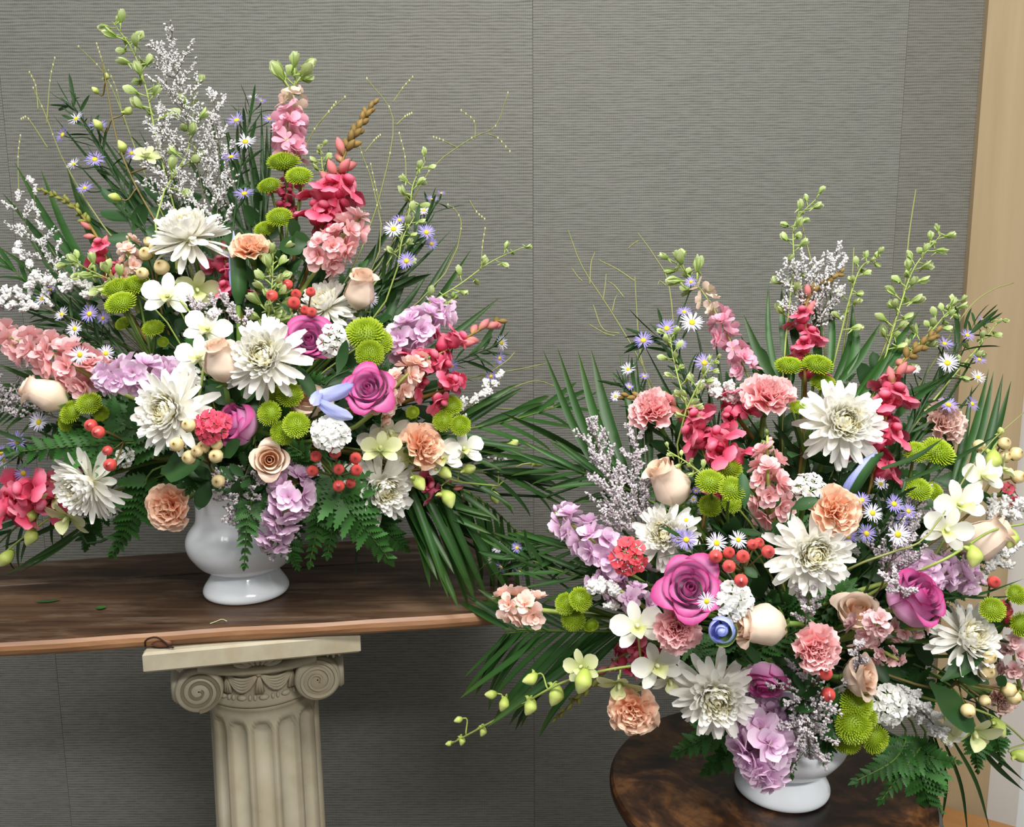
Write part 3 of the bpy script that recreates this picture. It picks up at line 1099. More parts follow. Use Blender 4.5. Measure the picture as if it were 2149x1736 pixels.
def carn_parts(color, var=0):
    def mk():
        r = random.Random(70 + var)
        smooth = color == 'peach_carn'
        ms = [carn_petal(k, 0.13 if not smooth else 0.10, 0.035 if not smooth else 0.01).mesh('carnation_petal', M[color]) for k in range(5)]
        out = []
        Np = 38
        for i in range(Np):
            t = i / (Np - 1)
            az = i * GA + r.uniform(-.2, .2)
            el = rad(lerp(2, 80, t ** 0.8) + r.uniform(-9, 9))
            s = lerp(1.0, 0.62, t) * r.uniform(0.92, 1.06)
            out.append(('petal', r.choice(ms), petM(az, el, 0.03, -0.05 + 0.08 * t, s, r.uniform(-.4, .4)), ()))
        cal = MB().grid(10, 5, lambda u, v: ((0.13 + 0.16 * ease(0, 1, v)) * math.cos(TAU * u), (0.13 + 0.16 * ease(0, 1, v)) * math.sin(TAU * u), -0.75 + 0.75 * v), 0, True)
        out.append(('calyx', cal.mesh('calyx', M['calyx']), Matrix(), ()))
        return out
    return cached(('carn', color, var), mk)


def floret_mesh(color, var, double=True):
    """ruffled rosette floret of stock, radius 1"""
    def mk():
        r = random.Random(90 + var)
        mb = MB()
        n = 13 if double else 5
        for i in range(n):
            t = i / (n - 1)
            el = rad(lerp(5, 68, t) + r.uniform(-12, 12)) if double else rad(18 + r.uniform(-8, 8))
            s = lerp(1.0, 0.5, t) * r.uniform(0.85, 1.1)
            pe = strap(1, 0.40, r.uniform(-0.5, 0.4), 0.25, 0.22, 0.66, 4, 2, 0.45, 0, r.uniform(-.15, .15))
            mb.add(pe, petM((i * GA if double else i * TAU / 5) + r.uniform(-.2, .2), el, 0.03, 0.03 * t, s, r.uniform(-.4, .4)))
        return mb.mesh('floret', M[color])
    return cached(('floret', color, var, double), mk)


def bud_mesh(color, elong=1.6):
    return cached(('bud', color, elong), lambda: MB().grid(7, 6, lambda u, v: (math.sin(math.pi * min(1, v * 0.97 + 0.02)) ** 0.8 * 0.5 * math.cos(TAU * u), math.sin(math.pi * min(1, v * 0.97 + 0.02)) ** 0.8 * 0.5 * math.sin(TAU * u), elong * v), 0, True).mesh('bud', M[color]))


def lark_mesh(color, var):
    """half open larkspur bud with spur and pedicel; base at origin, opens along +Z, height about 1"""
    def mk():
        r = random.Random(120 + var)
        mb = MB()
        mb.tube([Vector((0, 0, -0.75)), Vector((0.03, 0, -0.35)), Vector((0, 0, 0.05))], 0.045, 0.06, 5, 1)
        n = 5
        for i in range(n):
            el = rad(66 + r.uniform(-14, 12))
            pe = strap(0.95, 0.30, r.uniform(0.4, 0.8), 0.5, 0.4, 0.55, 4, 2, 0.25)
            mb.add(pe, petM(i * TAU / n + r.uniform(-.2, .2), el, 0.08, 0, r.uniform(0.85, 1.1)))
        mb.tube([Vector((0.05, 0, 0.1)), Vector((0.3, 0, -0.1)), Vector((0.5, 0, -0.3))], 0.10, 0.03, 5, 0)
        return mb.mesh('floret', [M[color], M['stem_l']])
    return cached(('lark', color, var), mk)


def snap_mesh(var):
    """snapdragon floret: swollen tube, upper two lobes, lower three puffed lobes; along +Z, length about 1"""
    def mk():
        r = random.Random(150 + var)
        mb = MB()
        prof = [(0, 0.10), (0.12, 0.26), (0.35, 0.33), (0.65, 0.29), (0.85, 0.36), (1, 0.42)]
        mb.grid(9, 6, lambda u, v: (interp(prof, v) * math.cos(TAU * u), interp(prof, v) * math.sin(TAU * u) * 0.9 - 0.1 * v * v, 0.72 * v), 0, True)
        for k, (az, s, el, cu) in enumerate(((1.1, 0.75, 55, -1.3), (2.05, 0.75, 55, -1.3), (-0.5, 0.5, 10, -1.5), (-1.57, 0.58, 15, -1.6), (-2.64, 0.5, 10, -1.5))):
            pe = strap(1, 0.48, cu + r.uniform(-.2, .2), -0.3, 0.6, 0.6, 5, 2, 0.4, 0, 0.08)
            mb.add(pe, Matrix.Translation((0, -0.06, 0.62)) @ petM(az, rad(el), 0.22, 0, s))
        mb.ball((0, -0.27, 0.80), 0.26, 0.17, 0.17, 8, 6)
        return mb.mesh('floret', M['snap'])
    return cached(('snap', var), mk)


def button_mesh(var):
    def mk():
        r = random.Random(170 + var)
        mb = MB()
        mb.ball((0, 0, 0.05), 0.74, 0.74, 0.42, 14, 8, 1)
        Np = 230
        for i in range(Np):
            t = (i + 0.5) / Np
            th = math.acos(1 - 1.22 * t)
            az = i * GA
            nrm = Vector((math.sin(th) * math.cos(az), math.sin(th) * math.sin(az), math.cos(th)))
            base = Vector((nrm.x * 0.66, nrm.y * 0.66, 0.05 + nrm.z * 0.38))
            dr = (nrm * 1.0 + Vector((nrm.x, nrm.y, 0)) * 0.35 + Vector((r.uniform(-.15, .15), r.uniform(-.15, .15), 0.12))).normalized()
            L = lerp(0.17, 0.36, ease(0.1, 0.9, t)) * r.uniform(0.85, 1.15)
            sd = dr.cross(Vector((0, 0, 1)))
            sd = sd.normalized() if sd.length > 0.05 else Vector((1, 0, 0))
            w = 0.046
            b = len(mb.v)
            tip = base + dr * L + Vector((0, 0, 0.03))
            m_ = base + dr * L * 0.6
            up = sd.cross(dr) * 0.02
            for p, aa in ((base - sd * w * 0.7, 0), (base + sd * w * 0.7, 0), (m_ - sd * w + up, 0.6), (m_ + sd * w + up, 0.6), (tip - sd * w * 0.5, 1), (tip + sd * w * 0.5, 1)):
                mb.v.append(tuple(p))
                mb.a.append(aa)
            mb.f += [(b, b + 1, b + 3, b + 2), (b + 2, b + 3, b + 5, b + 4)]
            mb.m += [0, 0]
        return mb.mesh('flower_head', [M['btn'], M['btn_in']])
    return cached(('btn', var), mk)


def aster_mesh(color, var):
    def mk():
        r = random.Random(200 + var)
        mb = MB()
        n = 26
        for i in range(n):
            pe = strap(0.80, 0.062, r.uniform(-.35, .3), 0.2, 0.6, 0.6, 3, 1, 0.25)
            mb.add(pe, petM(i * TAU / n + r.uniform(-.1, .1), rad(14 + r.uniform(-14, 14)), 0.2, 0, r.uniform(0.85, 1.1)))
        return mb.mesh('aster_rays', M[color])
    return cached(('aster', color, var), mk)


def disc_mesh():
    return cached(('disc',), lambda: MB().ball((0, 0, 0.05), 0.27, 0.27, 0.13, 10, 6).mesh('disc', M['ast_d']))


def dia_mesh(color, var):
    def mk():
        r = random.Random(220 + var)
        mb = MB()
        for i in range(5):
            def fn(u, v, i=i):
                s = u * 2 - 1
                a = s * lerp(0.12, 0.62, ease(0, 0.8, v))
                rr = v * (1 - 0.1 * s * s)
                if v > 0.95:
                    rr *= 1 + (0.05 if round(u * 6) % 2 else -0.04)
                return (rr * math.cos(a), rr * math.sin(a), 0.12 * v + 0.06 * math.sin(s * 4) * v)
            pe = MB().grid(6, 3, fn)
            mb.add(pe, petM(i * TAU / 5, rad(6 + r.uniform(-14, 10)), 0.02, 0, r.uniform(0.92, 1.06)))
        mb.tube([Vector((0, 0, -1.2)), Vector((0, 0, 0.05))], 0.12, 0.14, 6, 1)
        return mb.mesh('floret', [M[color], M['calyx']])
    return cached(('dia', color, var), mk)


def orchid_parts(pet='orch', closed=0.0):
    def mk():
        sep = strap(1, 0.27, -0.15, 0.25, 0.5, 0.55, 6, 2, 0.2).mesh('sepal', M[pet])
        pt = strap(1, 0.42, -0.2, 0.2, 0.35, 0.58, 6, 4, 0.35).mesh('petal', M[pet])
        subs = []
        lift = rad(12 + 48 * closed)
        for az in (90, 215, 325):
            subs.append(('sepal', sep, petM(rad(az), lift, 0.05, 0, 0.95)))
        for az in (20, 160):
            subs.append(('petal', pt, petM(rad(az), lift * 0.8, 0.05, 0.03, 1.0)))
        lip = MB()
        lip.add(strap(0.7, 0.34, 0.6, 0.9, 0.4, 0.5, 6, 4, 0.3), petM(rad(270), rad(45), 0.05, 0.05, 1))
        lip.ball((0, 0.06, 0.16), 0.09, 0.09, 0.2, 8, 6)
        lip.tube([Vector((0, -0.05, 0.0)), Vector((0, -0.2, -0.25)), Vector((0, -0.28, -0.4))], 0.09, 0.05, 6)
        return lip.mesh('lip', M['orch_lip'] if pet == 'orch' else M['orch_g']), subs
    return cached(('orch', pet, closed), mk)


def obud_mesh():
    def mk():
        prof = [(0, 0.08), (0.2, 0.28), (0.5, 0.36), (0.8, 0.24), (1, 0.03)]
        mb = MB().grid(9, 8, lambda u, v: (interp(prof, v) * math.cos(TAU * u) + 0.12 * math.sin(math.pi * v), interp(prof, v) * math.sin(TAU * u), v), 0, True)
        mb.tube([Vector((-0.08, 0, 0.22)), Vector((-0.3, 0, 0.1)), Vector((-0.45, 0, 0.12))], 0.15, 0.03, 6)
        return mb.mesh('bud', M['orch_b'])
    return cached(('obud',), mk)


def berry_mesh(color):
    def mk():
        prof = [(0, 0.15), (0.15, 0.36), (0.45, 0.5), (0.75, 0.42), (0.92, 0.18), (0.965, 0.07), (1, 0.015)]
        mb = MB().grid(12, 10, lambda u, v: (interp(prof, v) * math.cos(TAU * u), interp(prof, v) * math.sin(TAU * u), 1.08 * v - 0.5 + (0.03 if v > 0.95 else 0)), 0, True)
        return mb.mesh('berry', M[color])
    return cached(('berry', color), mk)


def bcalyx_mesh():
    def mk():
        mb = MB()
        for i in range(5):
            mb.add(strap(0.62, 0.22, 0.9, 0.3, 0.6, 0.45, 4, 2, 0.15), petM(i * TAU / 5, rad(12), 0.05, -0.5, 1))
        return mb.mesh('calyx', M['leaf_y'])
    return cached(('bcal',), mk)


def leaf_mesh(mat='leaf', var=0, W=0.24):
    def mk():
        c = (0.3, -0.5, 0.8)[var % 3]
        return strap(1, W, c, 0.35, 0.15, 0.42, 8, 2, 0.05).mesh('leaf', M[mat])
    return cached(('leaf', mat, var, W), mk)


def blade_mesh(mat, var):
    def mk():
        c = (-0.15, -0.35, -0.6, 0.1)[var % 4]
        return strap(1, 0.040, c, 0.7, 0.55, 0.3, 9, 2, 0.03).mesh('leaflet', M[mat])
    return cached(('blade', mat, var), mk)


def pinna_mesh(var=0):
    """toothed fern leaflet along +X, length 1"""
    def mk():
        mb = MB()
        n = 15
        c = (-0.35, 0.15, -0.7)[var % 3]
        x = z = 0.0
        rows = []
        for j in range(n + 1):
            v = j / n
            w = 0.31 * (1 - v) ** 0.7 * (0.55 + 0.45 * ease(0, 0.12, v))
            w *= 1.15 if j % 2 else 0.70
            rows.append((x, z, w, 0.035 if j % 2 else -0.01))
            a = c * v
            x += math.cos(a) / n
            z += math.sin(a) / n
        for j, (x, z, w, sh) in enumerate(rows):
            for s in (-1, 0, 1):
                mb.v.append((x + (sh if s else 0), s * w, z + 0.22 * w * abs(s)))
                mb.a.append(j / n)
        for j in range(n):
            for k in range(2):
                a = j * 3 + k
                mb.f.append((a, a + 1, a + 4, a + 3))
                mb.m.append(0)
        return mb.mesh('leaflet', M['fern'])
    return cached(('pinna', var), mk)

# ------------------------------------------------------------------ placing helpers


def local_mesh(root_M, mb, name, mats, smooth=True):
    """world-space builder -> mesh in the thing's own space"""
    o = MB().add(mb, root_M.inverted())
    return o.mesh(name, mats, smooth)


def mouth(spread=0.035):
    m_ = MOUTH[SIDE]
    a, r_ = rnd.uniform(0, TAU), spread * math.sqrt(rnd.random())
    return m_ + Vector((r_ * math.cos(a), r_ * math.sin(a), -0.02))


def stem_pts(p, axis, n=9, lead=0.35):
    t = mouth()
    d = (t - p).length
    return bez(p, axis.normalized() * (-d * lead), t, Vector((0, 0, 1)) * (d * 0.25), n)


def head(name, label, cat, px, py, rpx, yaw, pitch, d, parts, back=0.5, roll=None, stem='stem', sr=0.0032, group=None, sc_=1.0):
    """one bloom on one stem"""
    p = Q(px, py, d)
    s = S(rpx, p) * sc_
    ax = D(yaw, pitch)
    Mx = frame(p, ax, rnd.uniform(0, TAU) if roll is None else roll, s)
    t = thing(name, label, cat, Mx, group)
    place(t, parts)
    sp = stem_pts(p - ax * (s * back), ax)
    obj('stem', local_mesh(Mx, MB().tube(sp, sr, sr, 6), 'stem', M[stem]), t)
    return t


def mum(px, py, r, yaw, pitch, d, label, var=0):
    return head('white_chrysanthemum', label, 'chrysanthemum', px, py, r, yaw, pitch, d, mum_parts(var), 0.15)


def rose(kind, px, py, r, yaw, pitch, d, label):
    nm = 'lavender_rose' if kind.startswith('lav') else 'peach_rose'
    return head(nm, label, 'rose', px, py, r, yaw, pitch, d, rose_parts(kind), 1.1)


def carn(color, px, py, r, yaw, pitch, d, label, var=0):
    nm = {'pink_carn': 'pink_carnation', 'peach_carn': 'peach_carnation', 'pale_carn': 'pale_carnation'}[color]
    return head(nm, label, 'carnation', px, py, r, yaw, pitch, d, carn_parts(color, var), 0.75)


def dia(color, px, py, r, yaw, pitch, d, label, n=12):
    """domed dianthus head of many small florets"""
    p = Q(px, py, d)
    s = S(r, p)
    ax = D(yaw, pitch)
    Mx = frame(p, ax, 0, s)
    n = max(4, round(n * 0.75))
    t = thing({'dia_w': 'white_dianthus', 'dia_r': 'pink_dianthus', 'dia_c': 'coral_dianthus'}[color], label, 'dianthus', Mx)
    for i in range(n):
        q = (i + 0.5) / n
        th = 1.15 * math.sqrt(q)
        az = i * GA
        nv_ = Vector((math.sin(th) * math.cos(az), math.sin(th) * math.sin(az), math.cos(th)))
        pos = Vector((nv_.x * 0.78, nv_.y * 0.78, nv_.z * 0.55 - 0.25))
        obj('floret', dia_mesh(color, i % 3), t, frame(pos, nv_ + Vector((rnd.uniform(-.2, .2), rnd.uniform(-.2, .2), 0.2)), rnd.uniform(0, TAU), rnd.uniform(0.42, 0.52)))
    for k in range(5):
        obj('leaf', leaf_mesh('leaf', k, 0.12), t, petM(k * 1.3, rad(25), 0.1, -0.75, 0.9))
    obj('stem', local_mesh(Mx, MB().tube(stem_pts(p - ax * (s * 0.5), ax), 0.003, 0.003, 6), 'stem', M['stem']), t)
    return t


def spike_curve(pts):
    return [Q(*p) for p in pts]


def spike(name, label, cat, pts, n, pick, stem='stem', sr=0.0026, el0=15, el1=60, bias=0.0, group=None, azs=None):
    """florets set spirally round a stem; pts base -> tip as (px, py, depth offset)"""
    w = spike_curve(pts)
    cv = curve(w, 40)
    L = sum((cv[i + 1] - cv[i]).length for i in range(40))
    Mx = Matrix.Translation(w[0])
    t = thing(name, label, cat, Mx, group)
    for i in range(n):
        q = (i + 0.5) / n
        f_ = q * 40
        j = min(39, int(f_))
        c_ = cv[j].lerp(cv[j + 1], f_ - j)
        tg = (cv[min(40, j + 2)] - cv[max(0, j - 1)]).normalized()
        az = i * GA + rnd.uniform(-.25, .25)
        vw = (Vector((0, 0, CAMZ)) - c_).normalized()
        e1 = tg.cross(vw).normalized()
        e2 = e1.cross(tg).normalized()
        sd = e1 * math.cos(az) + e2 * (math.sin(az) + bias)
        sd.normalize()
        res = pick(q, i)
        if res is None:
            continue
        pn, me, spx, off, roll = res
        el = rad(lerp(el0, el1, q) + rnd.uniform(-10, 10))
        dr = sd * math.cos(el) + tg * math.sin(el)
        s = S(spx, c_)
        o = obj(pn, me, t, Matrix.Translation(-w[0]) @ frame(c_ + dr * (off * s), dr, rnd.uniform(0, TAU) if roll is None else roll, s, tg))
    base = stem_pts(cv[0], (cv[2] - cv[0]), 8)
    full = list(reversed(base)) + cv[1:]
    obj('stem', local_mesh(Mx, MB().tube(full, sr, sr * 0.45, 6), 'stem', M[stem]), t)
    return t


def stock(color, pts, wpx, n, label, budf=0.2, tipc='stock_peach', group=None):
    fl = wpx * 0.34

    def pick(q, i):
        if q > 1 - budf:
            return ('bud', bud_mesh('calyx' if (i % 3) else color, 1.6), fl * lerp(0.42, 0.26, q), 0.35, None)
        return ('floret', floret_mesh(color, i % 4), fl * lerp(1.05, 0.8, q) * rnd.uniform(0.88, 1.12), 0.72, None)
    return spike({'stock_salmon': 'salmon_stock', 'stock_peach': 'peach_stock', 'stock_lav': 'lavender_stock', 'stock_mag': 'lavender_stock', 'stock_dust': 'dusty_pink_stock'}[color], label, 'stock flower', pts, n, pick, 'stem_l', 0.0032, 5, 55, 0.25, group)


def snap(pts, wpx, n, label, open_=0.45, tip=0.8, green=False):
    few = n < 12
    n2 = n if few else round(n * 1.5)

    def pick(q, i):
        if q < open_:
            if i % 2 and not few:
                return None
            return ('floret', snap_mesh(i % 3), wpx * 0.56 * rnd.uniform(0.85, 1.1), 0.10, math.pi)
        if q < tip:
            if i % 2 and not few:
                return None
            return ('bud', bud_mesh('snap_bud', 2.0), wpx * lerp(0.24, 0.17, q), 0.2, None)
        return ('bud', bud_mesh('snap_tipg' if green else 'snap_tip', 2.0), wpx * lerp(0.16, 0.10, (q - tip) / max(0.01, 1 - tip)), 0.05, None)
    return spike('snapdragon', label, 'snapdragon', pts, n2, pick, 'snap_stem', 0.0026, 25, 66, 0.3)


def lark(pts, wpx, n, label, pink=0.0, cream=0.0):
    def pick(q, i):
        if q < pink:
            return ('floret', floret_mesh('lark_p', i % 4, bool(i % 2)), wpx * 0.36 * rnd.uniform(0.85, 1.1), 0.55, None)
        if q < pink + cream:
            return ('floret', floret_mesh('lark_c', i % 4, False), wpx * 0.30, 0.6, None)
        k = (q - pink - cream) / max(0.01, 1 - pink - cream)
        return ('bud', lark_mesh('lark_g', i % 4), wpx * lerp(0.44, 0.34, k) * rnd.uniform(0.85, 1.15), 0.72, None)
    nm = 'pink_larkspur' if pink else 'green_larkspur'
    return spike(nm, label, 'larkspur', pts, n, pick, 'stem_l', 0.0013, 25, 45, 0.0)


def branch(a, b, sag=0.25):
    d = (b - a)
    return bez(a, d * 0.45 + Vector((0, 0, 1)) * d.length * 0.0, b, -d * 0.3 + Vector((rnd.uniform(-1, 1), 0, rnd.uniform(-1, 1))) * d.length * 0.1, 6)


def buttons(heads, node, label, leafs=2):
    """spray of green button chrysanthemums; heads (px,py,w,yaw,pitch,d)"""
    pn = Q(*node)
    Mx = Matrix.Translation(pn)
    t = thing('green_button_chrysanthemum_spray', label, 'chrysanthemum', Mx)
    for k, (px, py, w, yaw, pitch, d) in enumerate(heads):
        p = Q(px, py, d)
        s = S(w * 0.5, p)
        ax = D(yaw, pitch)
        h = obj('flower_head', button_mesh(k % 2), t, Matrix.Translation(-pn) @ frame(p, ax, rnd.uniform(0, TAU), s))
        d_ = (pn - p).length
        st = bez(p - ax * (s * 0.1), ax * (-d_ * 0.4), pn, (p - pn) * 0.3, 6)
        obj('stem', local_mesh(Mx, MB().tube(st, 0.0018, 0.002, 5), 'stem', M['stem']), t)
    for k in range(leafs):
        obj('leaf', leaf_mesh('leaf', k, 0.26), t, frame(Vector((0, 0, 0)), D(rnd.uniform(-70, 70), rnd.uniform(-10, 50)), rnd.uniform(0, TAU), 0.045) @ Matrix.Rotation(rad(-80), 4, 'Y'))
    obj('stem', local_mesh(Mx, MB().tube(stem_pts(pn, Vector((0, -0.2, 1))), 0.0022, 0.0026, 6), 'stem', M['stem']), t)
    return t


def aster(main, flowers, label, col='ast', leaves=9):
    """main stem polyline base->tip (px,py,d); flowers (px,py,w,yaw,pitch,d)"""
    w = spike_curve(main)
    cv = curve(w, 24)
    Mx = Matrix.Translation(w[0])
    t = thing('aster_stem', label, 'aster', Mx)
    br = MB()
    for k, (px, py, wd_, yaw, pitch, d) in enumerate(flowers):
        p = Q(px, py, d)
        ax = D(yaw, pitch)
        s = S(wd_ * 0.5, p)
        fl = obj('flower', aster_mesh(col if (k % 4) else ('ast_w' if col == 'ast' else 'ast'), k % 3), t, Matrix.Translation(-w[0]) @ frame(p, ax, rnd.uniform(0, TAU), s))
        obj('disc', disc_mesh(), fl)
        j = min(range(25), key=lambda q: (cv[q] - p).length + 0.012 * (24 - q) * 0.05)
        j = max(0, j - 4)
        br.tube(bez(cv[j], (cv[min(24, j + 2)] - cv[j]) * 1.5, p, -ax * (p - cv[j]).length * 0.35, 6), 0.0011, 0.0008, 4)
    nl = leaves * 2
    for i in range(nl):
        q = 0.15 + 0.85 * (i + 0.5) / nl
        j = int(q * 23)
        tg = (cv[j + 1] - cv[j]).normalized()
        az = i * GA
        e1 = tg.cross(Vector((0, -1, 0.2))).normalized()
        e2 = e1.cross(tg)
        sd = e1 * math.cos(az) + e2 * math.sin(az)
        dr = (sd * 0.7 + tg).normalized()
        x_ = frame(cv[j] - w[0], dr, rnd.uniform(0, TAU), rnd.uniform(0.03, 0.055)) @ Matrix.Rotation(rad(-90), 4, 'Y')
        obj('leaf', leaf_mesh('needle', i, 0.055), t, x_)
    br.tube(list(reversed(stem_pts(cv[0], cv[2] - cv[0], 8))) + cv[1:], 0.0016, 0.0009, 5)
    obj('stem', local_mesh(Mx, br, 'stem', M['stem_d']), t)
    return t


def hyper(color, berries, node, label, leaves=(), cal=True):
    """berry sprig; berries (px,py,w,d); leaves (base px,py, tip px,py, width px)"""
    pn = Q(*node)
    Mx = Matrix.Translation(pn)
    nm = 'red_hypericum_sprig' if color == 'berry_r' else 'cream_hypericum_sprig'
    t = thing(nm, label, 'hypericum', Mx)
    st = MB()
    for k, b_ in enumerate(berries):
        px, py, w, d = b_
        p = Q(px, py, d)
        s = S(w, p)
        ax = ((p - pn).normalized() * 0.45 + D(rnd.uniform(-15, 15), rnd.uniform(0, 25))).normalized()
        o = obj('berry', berry_mesh(color), t, Matrix.Translation(-pn) @ frame(p, ax, rnd.uniform(0, TAU), s))
        if cal:
            obj('calyx', bcalyx_mesh(), o)
        st.tube(bez(p - ax * (s * 0.5), -ax * 0.012, pn, (p - pn) * 0.25, 5), 0.0011, 0.0013, 4)
    for (bx, by, tx, ty, wp, d) in leaves:
        leaf_at(t, pn, bx, by, tx, ty, wp, d)
    st.tube(stem_pts(pn, Vector((0, -0.3, 0.8))), 0.0018, 0.002, 5)
    obj('stem', local_mesh(Mx, st, 'stem', M['stem_b']), t)
    return t


def leaf_at(t, org_, bx, by, tx, ty, wp, d, mat='leaf', var=0, tilt=0.0):
    a, b_ = Q(bx, by, d), Q(tx, ty, d - 0.005)
    L = (b_ - a).length
    vw = (Vector((0, 0, CAMZ)) - a).normalized()
    x = (b_ - a).normalized()
    z = (vw + Vector((0, 0, 0.5)) - x * x.dot(vw + Vector((0, 0, 0.5)))).normalized()
    y = z.cross(x)
    m_ = Matrix((x, y, z)).transposed().to_4x4()
    W = S(wp, a) / L * 0.5
    Mx = Matrix.Translation(a - org_) @ m_ @ Matrix.Rotation(tilt, 4, 'X') @ Matrix.Scale(L, 4)
    W = round(max(0.03, min(0.6, W)) / 0.04) * 0.04
    obj('leaf', leaf_mesh(mat, var, W), t, Mx)


def orchid(pts, blooms, buds, label, stem='stem_l', sr=0.0021):
    """blooms (px,py,r,yaw,pitch,d,kind); buds (px,py,len,angle deg on screen,d)"""
    w = spike_curve(pts)
    cv = curve(w, 24)
    Mx = Matrix.Translation(w[0])
    t = thing('dendrobium_orchid', label, 'orchid', Mx)
    st = MB().tube(list(reversed(stem_pts(cv[0], cv[2] - cv[0], 8))) + cv[1:], sr, sr * 0.55, 6)
    for (px, py, r, yaw, pitch, d, kind) in blooms:
        p = Q(px, py, d)
        ax = D(yaw, pitch)
        me, subs = orchid_parts('orch' if kind == 0 else 'orch_g', 0.0 if kind < 2 else 0.8)
        o = obj('bloom', me, t, Matrix.Translation(-w[0]) @ frame(p, ax, rnd.uniform(-.35, .35), S(r, p)))
        for n2, m2, x2 in subs:
            obj(n2, m2, o, x2)
        j = min(range(25), key=lambda q: (cv[q] - p).length)
        st.tube(bez(p - ax * 0.006, -ax * 0.02, cv[j], (p - cv[j]) * 0.3, 6), 0.0012, 0.0013, 5)
    for (px, py, ln, ang, d) in buds:
        p = Q(px, py, d)
        a = rad(ang)
        ax = Vector((math.cos(a), -0.35, math.sin(a))).normalized()
        s = S(ln, p)
        obj('bud', obud_mesh(), t, Matrix.Translation(-w[0]) @ frame(p - ax * s * 0.5, ax, rnd.uniform(-.6, .6), s))
        j = min(range(25), key=lambda q: (cv[q] - p).length)
        b0 = p - ax * s * 0.5
        st.tube(bez(b0, -ax * (b0 - cv[j]).length * 0.5, cv[j], (b0 - cv[j]) * 0.4, 6), 0.0010, 0.0012, 5)
    obj('stem', local_mesh(Mx, st, 'stem', M[stem]), t)
    return t


def caspia(pts, wpx, label, col='caspia', n=26, name='caspia_spray', dens=10, fs=1.0):
    """fine branched spray with tiny florets along every twig; pts base->tip"""
    w = spike_curve(pts)
    cv = curve(w, 30)
    Mx = Matrix.Translation(w[0])
    t = thing(name, label, 'caspia' if name == 'caspia_spray' else 'statice', Mx)
    st, fl = MB(), MB()
    st.tube(list(reversed(stem_pts(cv[0], cv[2] - cv[0], 8))) + cv[1:], 0.0012, 0.0006, 4)
    W = S(wpx * 0.5, w[-1])
    oct_ = MB().ball((0, 0, 0.5), 0.42, 0.42, 0.6, 4, 3)
    ocv = [Vector(p) for p in oct_.v]

    def sprig(p, dr, L, lv):
        k = 4
        pts_ = [p]
        d_ = dr.copy()
        for i in range(k):
            d_ = (d_ + Vector((rnd.uniform(-.22, .22), rnd.uniform(-.22, .22), rnd.uniform(-.12, .26)))).normalized()
            pts_.append(pts_[-1] + d_ * (L / k))
        st.tube(pts_, 0.0006, 0.0004, 3, 0, False)
        if lv > 0:
            for i in range(1, k + 1):
                for q in range(2):
                    dd = (d_ + Vector((rnd.uniform(-1, 1), rnd.uniform(-1, 1), rnd.uniform(-.4, 1))) * 0.8).normalized()
                    sprig(pts_[i], dd, L * rnd.uniform(0.3, 0.5), lv - 1)
        else:
            for i in range(dens):
                f_ = rnd.random() * k
                j = min(k - 1, int(f_))
                c_ = pts_[j].lerp(pts_[j + 1], f_ - j)
                dd = (d_ + Vector((rnd.uniform(-1, 1), rnd.uniform(-1, 1), rnd.uniform(-1, 1.2)))).normalized()
                s = 0.0033 * rnd.uniform(0.7, 1.2) * fs
                fm = frame(c_, dd, rnd.uniform(0, 3), s)
                b = len(fl.v)
                fl.v += [tuple(fm @ p_) for p_ in ocv]
                fl.a += oct_.a
                fl.f += [tuple(b + q_ for q_ in f2) for f2 in oct_.f]
                fl.m += oct_.m
    for i in range(n):
        q = 0.12 + 0.88 * i / (n - 1)
        j = min(29, int(q * 30))
        tg = (cv[min(30, j + 1)] - cv[max(0, j - 1)]).normalized()
        az = i * GA
        e1 = tg.cross(Vector((0, -1, 0.1))).normalized()
        e2 = e1.cross(tg)
        dr = (e1 * math.cos(az) + e2 * math.sin(az) * 0.6) * 0.8 + tg * 0.8
        sprig(cv[j], dr.normalized(), W * lerp(1.25, 0.6, q) * rnd.uniform(0.75, 1.2), 1)
    obj('stem', local_mesh(Mx, st, 'stem', M['caspia_s']), t)
    f_o = obj('florets', local_mesh(Mx, fl, 'florets', M[col]), t)
    f_o['kind'] = 'stuff'
    return t


def panicum(stems, label, seeds=True, side=None, r0=0.0011):
    """hair thin grass: stems = list of polylines of (px,py,d); first is the main culm"""
    w0 = spike_curve(stems[0])
    Mx = Matrix.Translation(w0[0])
    t = thing('panicum_stalk', label, 'grass', Mx)
    for k, ln in enumerate(stems):
        cv = curve(spike_curve(ln), 12)
        mb = MB()
        if k == 0:
            cv = list(reversed(stem_pts(cv[0], cv[2] - cv[0], 8))) + cv[1:]
        mb.tube(cv, r0 * (1.3 if k == 0 else 0.9), r0 * 0.6, 4)
        s_ = obj('stem' if k == 0 else 'twig', local_mesh(Mx, mb, 'twig', M['twig']), t)
        if seeds:
            sd = MB()
            for q in (0.55, 0.7, 0.85, 1.0):
                c_ = cv[int(q * (len(cv) - 1))]
                sd.ball(c_, 0.0013, 0.0013, 0.0024, 5, 4)
            obj('seeds', local_mesh(Mx, sd, 'seeds', M['seed']), s_)
    return t


